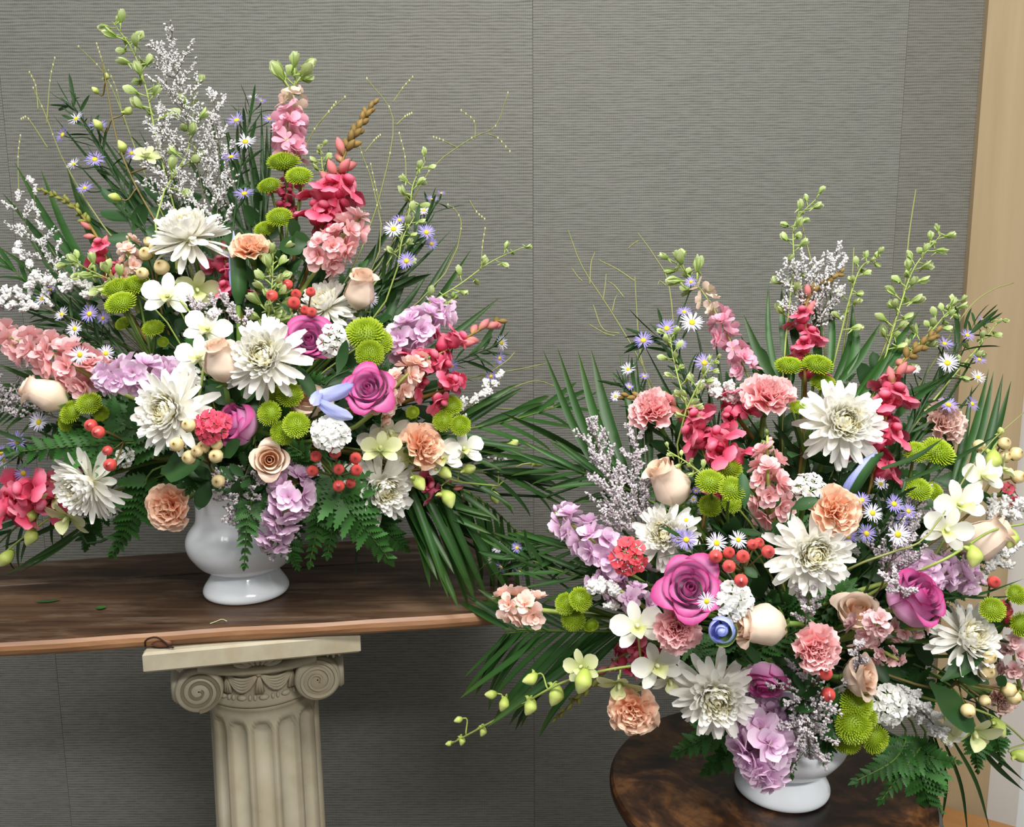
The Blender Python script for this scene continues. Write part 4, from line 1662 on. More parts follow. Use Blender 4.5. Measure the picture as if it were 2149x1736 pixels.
def palm(pts, n, L0, L1, ang, label, mat='palm', droop=0.3, one_side=0, name='palm_frond', wid=1.0, tip=True, a1=None, jit=6):
    """pinnate palm frond: rachis pts base->tip, leaflet length L0..L1 px, angle to rachis in degrees"""
    w = spike_curve(pts)
    cv = curve(w, 40)
    Mx = Matrix.Translation(w[0])
    t = thing(name, label, 'palm leaf', Mx)
    a1 = ang * 0.6 if a1 is None else a1
    for i in range(n):
        q = (i + 0.5) / n
        j = min(39, int(q * 40))
        c_ = cv[j].lerp(cv[j + 1], q * 40 - j)
        tg = (cv[min(40, j + 2)] - cv[max(0, j - 1)]).normalized()
        vw = (Vector((0, 0, CAMZ)) - c_).normalized()
        sd = tg.cross(vw).normalized()
        for sg in ((-1, 1) if not one_side else (one_side,)):
            a = rad(lerp(ang, a1, q) + rnd.uniform(-jit, jit))
            dr = tg * math.cos(a) + sd * (sg * math.sin(a)) + vw * rnd.uniform(-.12, .12) + Vector((0, 0, -droop * 0.25))
            x = dr.normalized()
            nrm = (vw + Vector((0, 0, 0.6)) + sd * (-sg * 0.35))
            z = (nrm - x * x.dot(nrm)).normalized()
            y = z.cross(x)
            L = S(lerp(L0, L1, q) * rnd.uniform(0.88, 1.08), c_)
            m_ = Matrix((x, y, z)).transposed().to_4x4()
            obj('leaflet', blade_mesh(mat, rnd.choice((0, 1, 1, 2, 3))), t, Matrix.Translation(c_ - w[0]) @ m_ @ Matrix.Diagonal((L, L * wid, L, 1)))
    if tip:
        tg = (cv[40] - cv[37]).normalized()
        L = S(L1, cv[40])
        obj('leaflet', blade_mesh(mat, 0), t, frame(cv[40] - w[0], tg, 1.2, L) @ Matrix.Rotation(rad(-90), 4, 'Y'))
    obj('rachis', local_mesh(Mx, MB().tube(list(reversed(stem_pts(cv[0], cv[2] - cv[0], 8))) + cv[1:], 0.0024, 0.0010, 6), 'rachis', M['stem']), t)
    return t


def blades(items, label, mat='palm', name='palm_frond', cat='palm leaf', group=None):
    """separate long blades from base to tip: (bx,by,bd, tx,ty,td, width px, bend px)"""
    p0 = Q(items[0][0], items[0][1], items[0][2])
    Mx = Matrix.Translation(p0)
    t = thing(name, label, cat, Mx, group)
    st = MB()
    for (bx, by, bd, tx, ty, td, wp, bend) in items:
        a, b_ = Q(bx, by, bd), Q(tx, ty, td)
        mx, my = (bx + tx) / 2, (by + ty) / 2
        L2 = math.hypot(tx - bx, ty - by) or 1
        mid_ = Q(mx - (ty - by) / L2 * bend, my + (tx - bx) / L2 * bend, (bd + td) / 2)
        cv = curve([a, mid_, b_], 12)
        W = S(wp * 0.5 * (0.74 if mat == 'palm' else 1.0), mid_)
        tw = rnd.uniform(-0.5, 0.5)

        def fn(u, v, cv=cv, W=W, tw=tw):
            j = round(v * 12)
            c_ = cv[j]
            tg = (cv[min(12, j + 1)] - cv[max(0, j - 1)]).normalized()
            vw = (Vector((0, 0, CAMZ)) - c_).normalized()
            sd = tg.cross(vw).normalized()
            nn = sd.cross(tg)
            w_ = W * (0.55 + 0.45 * ease(0, 0.35, v)) * (1 if v < 0.45 else max(0.03, 1 - ((v - 0.45) / 0.55) ** 1.6))
            s = u * 2 - 1
            sd2 = sd * math.cos(tw) + nn * math.sin(tw)
            nn2 = nn * math.cos(tw) - sd * math.sin(tw)
            return c_ + sd2 * (s * w_) + nn2 * (-abs(s) * -w_ * 0.55)
        obj('leaflet' if cat == 'palm leaf' else 'blade', local_mesh(Mx, MB().grid(2, 12, fn), 'blade', M[mat]), t)
    obj('stem', local_mesh(Mx, MB().tube(stem_pts(p0, Vector((0, 0, 1))), 0.002, 0.002, 5), 'stem', M['stem_d']), t)
    return t


def fern(pts, wpx, n, label, group=None, ang=62, tone='fern', stemto=True):
    """leatherleaf fern frond; pts base->tip, wpx length of the lowest leaflets"""
    n = round(n * 1.45)
    wpx *= 1.15
    w = [p if isinstance(p, Vector) else Q(*p) for p in pts]
    cv = curve(w, 30)
    Mx = Matrix.Translation(w[0])
    t = thing('leatherleaf_fern', label, 'fern', Mx, group)
    for i in range(n):
        q = (i + 0.6) / n
        j = min(29, int(q * 30))
        c_ = cv[j].lerp(cv[j + 1], q * 30 - j)
        tg = (cv[min(30, j + 2)] - cv[max(0, j - 1)]).normalized()
        vw = (Vector((0, 0, CAMZ)) - c_).normalized()
        sd = tg.cross(vw).normalized()
        for sg in (-1, 1):
            a = rad(lerp(ang, 38, q) + rnd.uniform(-6, 6))
            dr = tg * math.cos(a) + sd * (sg * math.sin(a)) + vw * rnd.uniform(-.15, .15)
            x = dr.normalized()
            nrm = vw + Vector((0, 0, 0.5))
            z = (nrm - x * x.dot(nrm)).normalized()
            y = z.cross(x)
            L = S(wpx * lerp(1.0, 0.25, q ** 1.1) * rnd.uniform(0.9, 1.08), c_)
            m_ = Matrix((x, y, z)).transposed().to_4x4()
            obj('leaflet', pinna_mesh((i + (sg > 0)) % 3), t, Matrix.Translation(c_ - w[0]) @ m_ @ Matrix.Scale(L, 4))
    tg = (cv[30] - cv[28]).normalized()
    vw = (Vector((0, 0, CAMZ)) - cv[30]).normalized()
    y = vw.cross(tg).normalized()
    z = tg.cross(y)
    m_ = Matrix((tg, y, z)).transposed().to_4x4()
    obj('leaflet', pinna_mesh(0), t, Matrix.Translation(cv[29] - w[0]) @ m_ @ Matrix.Scale(S(wpx * 0.42, cv[30]), 4))
    rc = (list(reversed(stem_pts(cv[0], cv[2] - cv[0], 8))) + cv[1:]) if stemto else cv
    obj('rachis', local_mesh(Mx, MB().tube(rc, 0.0016, 0.0007, 5), 'rachis', M['stem']), t)
    return t


def leafy(pts, Lpx, n, label, mat='leaf', W=0.24, group=None):
    """stem with broad leaves set alternately"""
    w = [p if isinstance(p, Vector) else Q(*p) for p in pts]
    cv = curve(w, 20)
    Mx = Matrix.Translation(w[0])
    t = thing('leafy_branch', label, 'foliage', Mx, group)
    for i in range(n):
        q = 0.1 + 0.9 * i / max(1, n - 1)
        j = min(19, int(q * 20))
        c_ = cv[j]
        tg = (cv[min(20, j + 1)] - cv[max(0, j - 1)]).normalized()
        vw = (Vector((0, 0, CAMZ)) - c_).normalized()
        sd = tg.cross(vw).normalized()
        sg = 1 if i % 2 else -1
        dr = (tg * 0.7 + sd * sg * rnd.uniform(0.5, 1.1) + vw * rnd.uniform(-.5, .6))
        x = dr.normalized()
        nrm = vw + Vector((rnd.uniform(-.4, .4), 0, rnd.uniform(0.2, 1.0)))
        z = (nrm - x * x.dot(nrm)).normalized()
        y = z.cross(x)
        m_ = Matrix((x, y, z)).transposed().to_4x4()
        obj('leaf', leaf_mesh(mat, i, W), t, Matrix.Translation(c_ - w[0]) @ m_ @ Matrix.Scale(S(Lpx * rnd.uniform(0.75, 1.15), c_), 4))
    obj('stem', local_mesh(Mx, MB().tube(list(reversed(stem_pts(cv[0], cv[2] - cv[0], 6))) + cv[1:], 0.0016, 0.0008, 5), 'stem', M['stem_d']), t)
    return t


def iris(pts, wpx, label, sheath=True, open_=0):
    """furled blue iris bud: spindle along pts base->tip"""
    w = spike_curve(pts)
    cv = curve(w, 16)
    Mx = Matrix.Translation(w[0])
    t = thing('blue_iris_bud', label, 'iris', Mx)
    W = S(wpx * 0.5, w[0])
    for k in range(3):
        def fn(u, v, k=k):
            j = min(16, round(v * 16))
            c_ = cv[j]
            tg = (cv[min(16, j + 1)] - cv[max(0, j - 1)]).normalized()
            e1 = tg.cross(Vector((0, -1, 0.15))).normalized()
            e2 = e1.cross(tg)
            a = k * TAU / 3 + (u - 0.5) * 3.0 + v * 2.2
            r_ = W * interp([(0, 0.3), (0.3, 1.0), (0.7, 0.75), (1, 0.06)], v) * (1 + 0.25 * (u - 0.5))
            return c_ + e1 * (r_ * math.cos(a)) + e2 * (r_ * math.sin(a))
        obj('petal', local_mesh(Mx, MB().grid(6, 16, fn), 'petal', M['iris']), t)
    if sheath:
        def fs(u, v):
            j = min(16, round(v * 13))
            c_ = cv[j]
            tg = (cv[min(16, j + 1)] - cv[max(0, j - 1)]).normalized()
            e1 = tg.cross(Vector((0, -1, 0.15))).normalized()
            e2 = e1.cross(tg)
            a = (u - 0.5) * 4.6 + rad(-20)
            r_ = W * 1.12 * interp([(0, 0.45), (0.2, 1.0), (0.4, 1.1), (1, 0.95)], v)
            return c_ + e1 * (r_ * math.cos(a)) + e2 * (r_ * math.sin(a)) + tg * (0.02 * (1 - abs(u * 2 - 1)) * v)
        obj('sheath', local_mesh(Mx, MB().grid(8, 13, fs), 'sheath', M['leaf']), t)
    obj('stem', local_mesh(Mx, MB().tube(stem_pts(cv[0], cv[2] - cv[0], 8), 0.0035, 0.0035, 6), 'stem', M['stem']), t)
    return t


def iris_flower(petals, label):
    """open iris: broad curled petals (bx,by,bd, tx,ty,td, width px, bend px)"""
    p0 = Q(petals[0][0], petals[0][1], petals[0][2])
    Mx = Matrix.Translation(p0)
    t = thing('blue_iris', label, 'iris', Mx)
    for (bx, by, bd, tx, ty, td, wp, bend) in petals:
        a, b_ = Q(bx, by, bd), Q(tx, ty, td)
        L2 = math.hypot(tx - bx, ty - by) or 1
        mid_ = Q((bx + tx) / 2 - (ty - by) / L2 * bend, (by + ty) / 2 + (tx - bx) / L2 * bend, (bd + td) / 2 - 0.004)
        cv = curve([a, mid_, b_], 12)
        W = S(wp * 0.5, mid_)

        def fn(u, v, cv=cv, W=W):
            j = round(v * 12)
            c_ = cv[j]
            tg = (cv[min(12, j + 1)] - cv[max(0, j - 1)]).normalized()
            vw = (Vector((0, 0, CAMZ)) - c_).normalized()
            sd = tg.cross(vw).normalized()
            nn = sd.cross(tg)
            w_ = W * interp([(0, 0.35), (0.55, 1.0), (0.85, 0.9), (1, 0.25)], v)
            s_ = u * 2 - 1
            return c_ + sd * (s_ * w_) + nn * (w_ * (0.30 - 0.5 * abs(s_)) + 0.14 * w_ * math.sin(7 * v + 5 * s_))
        obj('petal', local_mesh(Mx, MB().grid(6, 12, fn), 'petal', M['iris']), t)
    obj('stem', local_mesh(Mx, MB().tube(stem_pts(p0, Vector((0, -0.3, 1))), 0.003, 0.003, 6), 'stem', M['stem']), t)
    return t


def iris_cup(px, py, r, yaw, pitch, d, label):
    def mk():
        out = []
        cup = [(0, 0.3), (0.25, 0.8), (0.6, 1.0), (0.85, 0.86), (1, 0.7)]
        for k, (n, rt, aw, h, roll) in enumerate(((2, 0.45, 1.7, 1.5, 0.0), (3, 0.95, 1.35, 1.45, 0.08))):
            for i in range(n):
                out.append(('petal', rose_petal(k * 0.9 + TAU * i / n, aw, rt, h, cup, -0.9, roll, 0, 8, 9, i * 2.0, 0).mesh('petal', M['iris_b']), Matrix(), ()))
        out.append(('petal', MB().ball((0, 0, 0.05), 0.42, 0.42, 0.5, 12, 8).mesh('petal', M['iris_b']), Matrix(), ()))  # ball added to fill the shadowed inside of the cup with petal colour
        out.append(('sheath', MB().grid(8, 6, lambda u, v: ((0.2 + 0.9 * ease(0, 0.7, v)) * math.cos(2.2 + u * 2.4), (0.2 + 0.9 * ease(0, 0.7, v)) * math.sin(2.2 + u * 2.4), -1.0 + 1.7 * v * (1 - 0.3 * (2 * u - 1) ** 2))).mesh('sheath', M['calyx']), Matrix(), ()))
        return out
    M['iris_b'] = petal('deep_blue_iris_petal', [(0, '8C9AE6'), (0.6, 'A0AEF2'), (1, 'C0CAFC')], jit=0.05, trans=0.25)
    return head('blue_iris_bud', label, 'iris', px, py, r, yaw, pitch, d, mk(), 0.9)

# ================================================================== LEFT ARRANGEMENT
SIDE = 'L'
# ---- white chrysanthemums
mum(398, 502, 92, -8, 62, -0.01, 'white chrysanthemum tilted upward at the top, left of the peach carnation', 0)
mum(560, 752, 100, -5, 18, -0.05, 'large white chrysanthemum facing the viewer left of the lavender rose, left vase', 1)
mum(362, 865, 102, -12, 14, -0.04, 'large cream white chrysanthemum left of the crimson dianthus', 2)
mum(190, 1012, 96, -26, -10, -0.03, 'white chrysanthemum drooping sideways below red berries at lower left', 0)
mum(684, 648, 74, -15, 50, 0.03, 'white chrysanthemum partly hidden behind red berries and lavender rose', 1)
mum(798, 1022, 90, 30, -4, -0.02, 'white chrysanthemum facing right above the green fern, left vase', 2)
# ---- roses
rose('lav_open', 648, 712, 43, 8, 22, -0.03, 'lavender rose right of the big white chrysanthemum in the left vase')
rose('lav_open', 772, 815, 44, -6, 28, -0.05, 'magenta lavender rose beside the blue iris in the left vase')
rose('lav_half', 500, 892, 42, -42, 22, -0.02, 'lavender rose half hidden behind the crimson dianthus')
rose('peach_bud', 466, 772, 35, -6, 72, -0.06, 'tall peach rose bud left of the big white chrysanthemum')
rose('peach_bud', 112, 834, 35, -78, 24, -0.03, 'peach rose bud pointing left at the left edge')
rose('peach_bud', 755, 622, 33, 32, 62, 0.0, 'cream rose bud leaning right above the lavender stock')
rose('peach_half', 566, 966, 33, 14, 16, -0.05, 'small peach rose just above the lavender stock, left vase')
rose('peach_half', 645, 842, 38, 18, 56, 0.01, 'peach rose half hidden behind the blue iris and green buttons')
# ---- carnations
carn('peach_carn', 527, 527, 46, 4, 55, -0.01, 'peach carnation right of the topmost white chrysanthemum', 0)
carn('peach_carn', 360, 1062, 58, -10, 2, -0.03, 'peach carnation low left of the white vase neck', 1)
carn('peach_carn', 882, 938, 56, 48, 18, -0.02, 'peach carnation on the right beside green button flowers, left vase', 2)
# ---- dianthus
dia('dia_r', 445, 895, 40, 5, 20, -0.09, 'crimson pink dianthus head beside cream berries', 14)
dia('dia_w', 692, 908, 42, 5, 22, -0.06, 'white dianthus head above the red berries in the left vase', 18)
dia('dia_w', 700, 715, 36, 10, 15, -0.04, 'white dianthus head right of the upper lavender rose', 10)
dia('dia_w', 388, 795, 38, 5, 40, 0.0, 'white dianthus tucked behind the cream white chrysanthemum', 12)
dia('dia_w', 262, 960, 24, 35, 10, 0.0, 'small white dianthus right of the drooping chrysanthemum', 6)
dia('dia_w', 238, 1082, 22, 25, -25, 0.0, 'small white dianthus hanging under the drooping chrysanthemum', 5)
# ---- stocks
stock('stock_salmon', [(205, 800, 0.0), (110, 745, -0.03), (-25, 690, -0.03)], 118, 26, 'long salmon pink stock spike reaching out of the left edge', 0.08)
stock('stock_lav', [(345, 800, 0.02), (285, 785, -0.03), (205, 800, -0.06)], 110, 22, 'lavender stock left of the cream white chrysanthemum', 0.15)
stock('stock_lav', [(815, 735, 0.02), (875, 690, -0.02), (958, 622, -0.02)], 108, 24, 'lavender pink stock leaning right above the pink snapdragon', 0.22)
stock('stock_peach', [(785, 865, 0.0), (840, 800, -0.04), (895, 755, -0.04)], 88, 20, 'peach pink stock right of the magenta lavender rose', 0.12)
stock('stock_salmon', [(680, 545, 0.0), (712, 505, -0.03), (765, 448, -0.03)], 98, 19, 'salmon stock below the tall snapdragon, left vase', 0.2)
stock('stock_lav', [(625, 985, 0.02), (608, 1050, -0.06), (572, 1140, -0.06)], 112, 25, 'lavender stock hanging over the front of the left vase', 0.1)
stock('stock_peach', [(275, 590, 0.02), (272, 545, 0.0), (270, 490, 0.0)], 62, 11, 'small peach stock left of the topmost white chrysanthemum', 0.2)
# ---- snapdragons
snap([(668, 500, 0.02), (695, 410, 0.0), (730, 310, -0.01), (782, 218, -0.01)], 100, 34, 'tall pink snapdragon with a brown tip at the top of the left vase', 0.40, 0.62)
snap([(850, 800, 0.0), (905, 755, -0.02), (985, 705, -0.03), (1048, 672, -0.02)], 92, 20, 'pink snapdragon spike pointing right beside the lavender pink stock', 0.5, 0.95)
snap([(235, 580, 0.03), (205, 500, 0.02), (150, 430, 0.02), (85, 398, 0.02)], 62, 24, 'faded red snapdragon with a greenish tip at upper left', 0.22, 0.45, True)
snap([(140, 1045, 0.02), (70, 1040, -0.02), (-5, 1065, -0.03)], 100, 9, 'deep pink snapdragon at the lower left edge', 0.9, 1.0)
snap([(840, 985, 0.02), (890, 1015, 0.0), (955, 1030, -0.01), (1010, 1062, -0.01)], 70, 16, 'dark pink snapdragon right of the low white chrysanthemum', 0.4, 0.7, True)
snap([(500, 640, 0.04), (478, 590, 0.03), (470, 520, 0.04)], 72, 7, 'pink snapdragon behind the iris bud in the left vase', 0.7, 1.0)
snap([(900, 830, -0.01), (935, 818, -0.03), (955, 805, -0.03)], 70, 3, 'single pink snapdragon bloom above the green button flowers on the right', 1.0, 1.0)
snap([(610, 470, 0.05), (600, 420, 0.04), (602, 370, 0.04)], 60, 8, 'pink snapdragon behind the top green button flowers', 0.8, 1.0)
# ---- larkspurs
lark([(612, 345, 0.02), (603, 280, 0.0), (612, 210, 0.0), (622, 155, 0.0)], 92, 30, 'pink larkspur spire with a green tip at the top of the left vase', 0.55, 0.2)
lark([(322, 260, 0.0), (305, 180, -0.01), (278, 105, -0.01), (236, 45, -0.01)], 74, 19, 'tallest pale green larkspur at the top left')
lark([(345, 400, 0.0), (395, 310, 0.02), (410, 180, 0.02)], 70, 12, 'pale green larkspur hidden in the white caspia')
lark([(860, 440, 0.02), (868, 385, 0.02), (893, 338, 0.02)], 60, 10, 'short green larkspur tip right of the tall snapdragon')
lark([(860, 660, 0.02), (960, 600, 0.0), (1030, 550, 0.0), (1100, 518, 0.0)], 50, 12, 'slim green larkspur reaching right in front of the grey wall')
lark([(260, 600, 0.0), (205, 575, -0.02), (148, 548, -0.02)], 66, 16, 'pale green larkspur pointing left above the green buttons')
lark([(560, 690, 0.02), (570, 610, -0.01), (574, 530, -0.01)], 76, 22, 'green larkspur under the peach carnation')
lark([(835, 560, 0.02), (845, 500, 0.0), (870, 455, 0.0)], 56, 10, 'green larkspur buds among the asters at right')
lark([(680, 380, 0.03), (676, 345, 0.03), (672, 310, 0.03)], 48, 9, 'small green larkspur tip left of the tall snapdragon')
# ---- green buttons
buttons([(596, 343, 72, 0, 62, 0), (628, 372, 58, 8, 52, -0.02), (566, 392, 52, -10, 55, 0), (587, 458, 57, 4, 48, -0.01), (556, 482, 46, -8, 50, 0.01)], (600, 560, 0.03), 'green button chrysanthemum spray at the top below the pink larkspur', 3)
buttons([(248, 608, 66, -8, 58, -0.01), (286, 600, 62, 10, 58, 0.0), (254, 638, 66, -5, 52, -0.03), (258, 680, 34, -20, 40, 0.01), (322, 690, 46, 10, 50, 0.0), (342, 718, 24, 20, 30, 0.02)], (320, 760, 0.05), 'green button chrysanthemum spray left of the white orchid, left vase', 3)
buttons([(766, 702, 84, 0, 42, -0.02), (796, 718, 58, 22, 30, -0.02), (776, 744, 62, 10, 10, -0.03), (745, 690, 40, -15, 50, 0)], (770, 800, 0.05), 'green button chrysanthemum cluster left of the lavender pink stock', 1)
buttons([(946, 852, 50, 10, 40, -0.02), (930, 884, 46, -8, 20, -0.02), (966, 893, 46, 22, 10, -0.03), (866, 866, 30, -10, 30, 0)], (885, 920, 0.03), 'green button chrysanthemum trio at the right of the left vase', 1)
buttons([(608, 830, 58, 12, 35, -0.02), (566, 868, 54, -12, 20, -0.04), (622, 892, 58, 12, 20, -0.05), (594, 908, 54, 0, 0, -0.04), (582, 832, 50, -8, 40, 0.0)], (590, 950, 0.04), 'green button chrysanthemum spray under the big white chrysanthemum', 2)
buttons([(187, 848, 54, 8, 40, -0.02), (150, 866, 54, -20, 30, -0.02), (140, 885, 46, -30, 10, -0.01), (212, 868, 34, 10, 20, 0.0)], (220, 900, 0.03), 'green button chrysanthemum spray below the left peach rose bud', 1)
# ---- asters
aster([(300, 470, 0.05), (225, 340, 0.04), (165, 240, 0.03), (140, 215, 0.03)], [(160, 250, 40, -30, 40, 0.02), (132, 284, 44, -40, 25, 0.02), (206, 264, 40, 10, 50, 0.02), (199, 335, 44, 5, 40, 0.02), (155, 345, 34, -30, 40, 0.03), (276, 322, 34, 20, 40, 0.03), (178, 395, 36, -10, 45, 0.03), (138, 216, 26, -20, 60, 0.03)], 'lavender aster stem standing at upper left', 'ast', 14)
aster([(490, 470, 0.05), (505, 350, 0.04), (530, 210, 0.03)], [(515, 298, 48, 0, 45, 0.02), (497, 253, 46, -15, 50, 0.02), (485, 330, 44, -10, 60, 0.02), (513, 407, 46, 4, 55, 0.02), (531, 205, 30, 0, 70, 0.02), (548, 212, 26, 20, 60, 0.03), (565, 250, 30, 20, 50, 0.03)], 'lavender aster stem beside the pink larkspur', 'ast', 14)
aster([(260, 760, 0.05), (170, 690, 0.03), (60, 610, 0.02)], [(188, 659, 42, -5, 25, 0.0), (157, 690, 38, -10, 20, 0.0), (130, 660, 36, -25, 30, 0.01), (89, 627, 38, -25, 35, 0.01), (106, 608, 30, -10, 50, 0.01), (168, 745, 44, 0, 20, -0.06), (222, 742, 38, 10, 20, 0.0), (155, 715, 30, -10, 20, -0.02), (216, 668, 28, 10, 20, 0.02)], 'pale aster stem over the long salmon stock', 'ast_w', 12)
aster([(150, 920, 0.05), (80, 935, 0.0), (10, 950, -0.01)], [(82, 886, 46, -10, 20, -0.01), (38, 926, 50, -15, 15, -0.01), (50, 993, 46, -10, 5, -0.01), (3, 950, 40, -20, 10, -0.01), (8, 965, 40, -20, -10, 0.0)], 'purple aster stem at the left edge below the peach rose bud', 'ast', 8)
aster([(780, 640, 0.05), (850, 530, 0.03), (925, 410, 0.02)], [(826, 481, 46, 5, 35, 0.0), (895, 488, 40, 10, 30, 0.0), (853, 548, 42, 0, 25, 0.0), (838, 462, 34, 10, 50, 0.01), (889, 442, 28, 0, 40, 0.02), (908, 418, 28, 10, 60, 0.02), (926, 406, 22, 20, 70, 0.02), (905, 512, 30, 30, 10, 0.02), (776, 628, 40, 40, 10, 0.02)], 'pale lavender aster stem at upper right of the left vase', 'ast', 12)
aster([(890, 790, 0.05), (980, 750, 0.02), (1045, 725, 0.02)], [(1052, 720, 36, 50, 10, 0.01), (1048, 752, 30, 40, 0, 0.01), (948, 768, 30, 10, 10, 0.02), (1030, 790, 30, 30, 0, 0.02)], 'small aster stem at the tip of the right pink snapdragon', 'ast', 8)
# ---- hypericum
hyper('berry_r', [(571, 621, 26, -0.02), (604, 597, 22, -0.02), (652, 613, 21, -0.04), (621, 618, 24, -0.01), (617, 636, 28, -0.03), (640, 652, 22, -0.02), (654, 655, 22, -0.04)], (640, 700, 0.04), 'red hypericum berries above the upper lavender rose', [(610, 660, 585, 640, 18, 0.0)])
hyper('berry_r', [(191, 893, 28, -0.03), (207, 907, 28, -0.04), (176, 941, 24, -0.01), (226, 946, 22, -0.02), (231, 976, 28, -0.06)], (262, 925, 0.02), 'red hypericum berries over the drooping white chrysanthemum', [(250, 920, 285, 928, 12, 0.0)])
hyper('berry_r', [(663, 958, 25, -0.05), (703, 950, 26, -0.05), (746, 962, 26, -0.05), (656, 988, 25, -0.05), (711, 985, 24, -0.06), (748, 987, 26, -0.06), (711, 1020, 26, -0.06), (736, 1015, 22, -0.05)], (705, 1000, 0.0), 'red hypericum berry cluster below the white dianthus, left vase', [(690, 960, 665, 945, 16, -0.02)])
hyper('berry_c', [(396, 893, 30, -0.11), (371, 933, 31, -0.10), (397, 960, 31, -0.10), (414, 947, 26, -0.10), (427, 938, 28, -0.09), (455, 932, 27, -0.09), (453, 957, 31, -0.10), (458, 1010, 29, -0.08)], (440, 975, -0.04), 'cream hypericum berries with a broad leaf over the left vase', [(338, 990, 445, 968, 78, -0.06), (468, 960, 515, 925, 34, -0.05)])
hyper('berry_c', [(306, 533, 30, -0.01), (327, 521, 30, -0.01), (299, 574, 27, -0.02), (340, 562, 34, -0.01), (312, 508, 22, 0.0)], (330, 620, 0.04), 'cream hypericum berries below the topmost white chrysanthemum', [(352, 575, 372, 545, 26, 0.0)])
# ---- orchids
orchid([(400, 900, 0.03), (425, 790, 0.0), (420, 690, -0.02), (352, 600, -0.03)], [(352, 624, 52, 12, 18, -0.03, 0), (436, 692, 50, 8, 20, -0.03, 0), (418, 752, 50, 0, 22, -0.05, 0), (412, 608, 46, 30, -20, 0.02, 1)], [(375, 560, 30, 100, 0.0)], 'white orchid stem left of the tall peach rose bud')
orchid([(330, 470, 0.03), (280, 380, 0.02), (245, 290, 0.01), (222, 170, 0.0), (215, 130, 0.0)], [(309, 330, 30, 10, 40, 0.0, 1)], [(205, 262, 26, 120, 0.01), (268, 232, 24, 30, 0.01), (254, 308, 28, 100, 0.01), (240, 415, 26, 160, 0.01), (222, 160, 16, 70, 0.01), (200, 190, 18, 130, 0.01)], 'brownish orchid stem with green buds at the upper left', 'stem_b', 0.0016)
orchid([(240, 1030, 0.02), (140, 1065, -0.02), (60, 1120, -0.03), (-15, 1180, -0.03)], [(145, 1085, 52, -25, -35, -0.03, 1), (112, 1040, 50, -40, 20, -0.01, 1)], [(64, 1082, 36, 250, -0.03), (62, 1126, 40, 255, -0.04), (14, 1172, 40, 235, -0.04)], 'green orchid buds trailing off the lower left edge')
orchid([(820, 960, 0.02), (900, 985, -0.02), (960, 1010, -0.03), (1045, 1020, -0.02)], [(972, 945, 44, 15, 25, -0.03, 0), (930, 962, 44, -5, 10, -0.03, 0), (862, 960, 40, 20, 10, 0.0, 1), (800, 945, 44, 0, 40, -0.03, 1)], [(878, 1014, 40, -50, -0.05), (938, 1048, 44, -60, -0.05), (984, 985, 34, 20, -0.04), (932, 992, 38, -30, -0.04), (1075, 932, 32, 30, 0.0), (1038, 1045, 30, -65, -0.03), (1130, 972, 30, 5, 0.0)], 'white orchid spray with green buds reaching right, left vase')
orchid([(790, 1000, 0.02), (810, 930, 0.01), (800, 880, 0.02)], [(818, 905, 44, 25, -30, 0.02, 0), (790, 925, 40, 10, -10, 0.02, 0)], [], 'shaded white orchid behind the low white chrysanthemum, left vase')
# ---- iris
iris_flower([(770, 795, -0.03, 652, 838, -0.07, 32, -6), (652, 830, -0.07, 740, 878, -0.06, 28, 6), (690, 818, -0.05, 655, 850, -0.08, 26, 4)], 'open pale blue iris beside the magenta lavender rose')
iris([(500, 640, 0.02), (497, 570, 0.01), (490, 485, 0.0)], 34, 'slender furled blue iris bud left of the top peach carnation')
# ---- caspia and statice
caspia([(440, 500, 0.03), (415, 350, 0.02), (380, 210, 0.01), (360, 110, 0.0)], 165, 'large white caspia spray at the top of the left vase', 'caspia', 26)
caspia([(450, 520, 0.04), (460, 360, 0.03), (450, 200, 0.02)], 90, 'white caspia spray beside the aster at the top', 'caspia', 16)
caspia([(400, 480, 0.05), (355, 380, 0.02), (335, 250, 0.01)], 110, 'white caspia spray between the orchid stem and the tall larkspur', 'caspia', 20)
caspia([(520, 700, -0.01), (480, 655, -0.03), (405, 645, -0.03)], 70, 'small grey caspia sprig left of the green larkspur', 'caspia_l', 9)
caspia([(530, 960, -0.02), (505, 1030, -0.05), (500, 1090, -0.05)], 110, 'dark caspia spray drooping over the left vase rim', 'caspia_l', 16)
caspia([(570, 1100, -0.03), (600, 1150, -0.05), (560, 1165, -0.06)], 50, 'tiny caspia sprig under the hanging lavender stock', 'caspia_l', 6)
caspia([(170, 620, 0.03), (90, 540, 0.02), (30, 420, 0.02)], 95, 'thin white caspia spray at the upper left edge', 'caspia', 11, dens=8)
caspia([(130, 560, 0.04), (80, 470, 0.03), (70, 385, 0.03)], 50, 'narrow white caspia tip left of the faded snapdragon', 'caspia', 7, dens=8)
caspia([(130, 880, 0.05), (40, 850, 0.02), (-20, 830, 0.02)], 110, 'grey green caspia spray behind the purple asters', 'caspia_l', 14)
caspia([(240, 640, 0.02), (160, 600, 0.0), (70, 590, 0.0)], 48, 'white statice sprig above the pale asters', 'statice', 10, 'white_statice', 16, 1.5)
caspia([(130, 660, 0.02), (40, 630, 0.0), (-10, 640, 0.0)], 56, 'white statice sprig at the left edge above the salmon stock', 'statice', 10, 'white_statice', 16, 1.5)
caspia([(110, 640, 0.03), (60, 560, 0.01), (35, 520, 0.01)], 30, 'small white statice tip at the left edge', 'statice', 6, 'white_statice', 14, 1.5)
caspia([(930, 900, 0.03), (1000, 840, 0.01), (1045, 795, 0.01)], 44, 'white statice sprig right of the green button trio', 'statice', 7, 'white_statice', 12, 1.4)
caspia([(950, 960, 0.03), (1020, 960, 0.02), (1060, 970, 0.02)], 36, 'white statice sprig among the right orchid buds', 'statice', 6, 'white_statice', 12, 1.4)
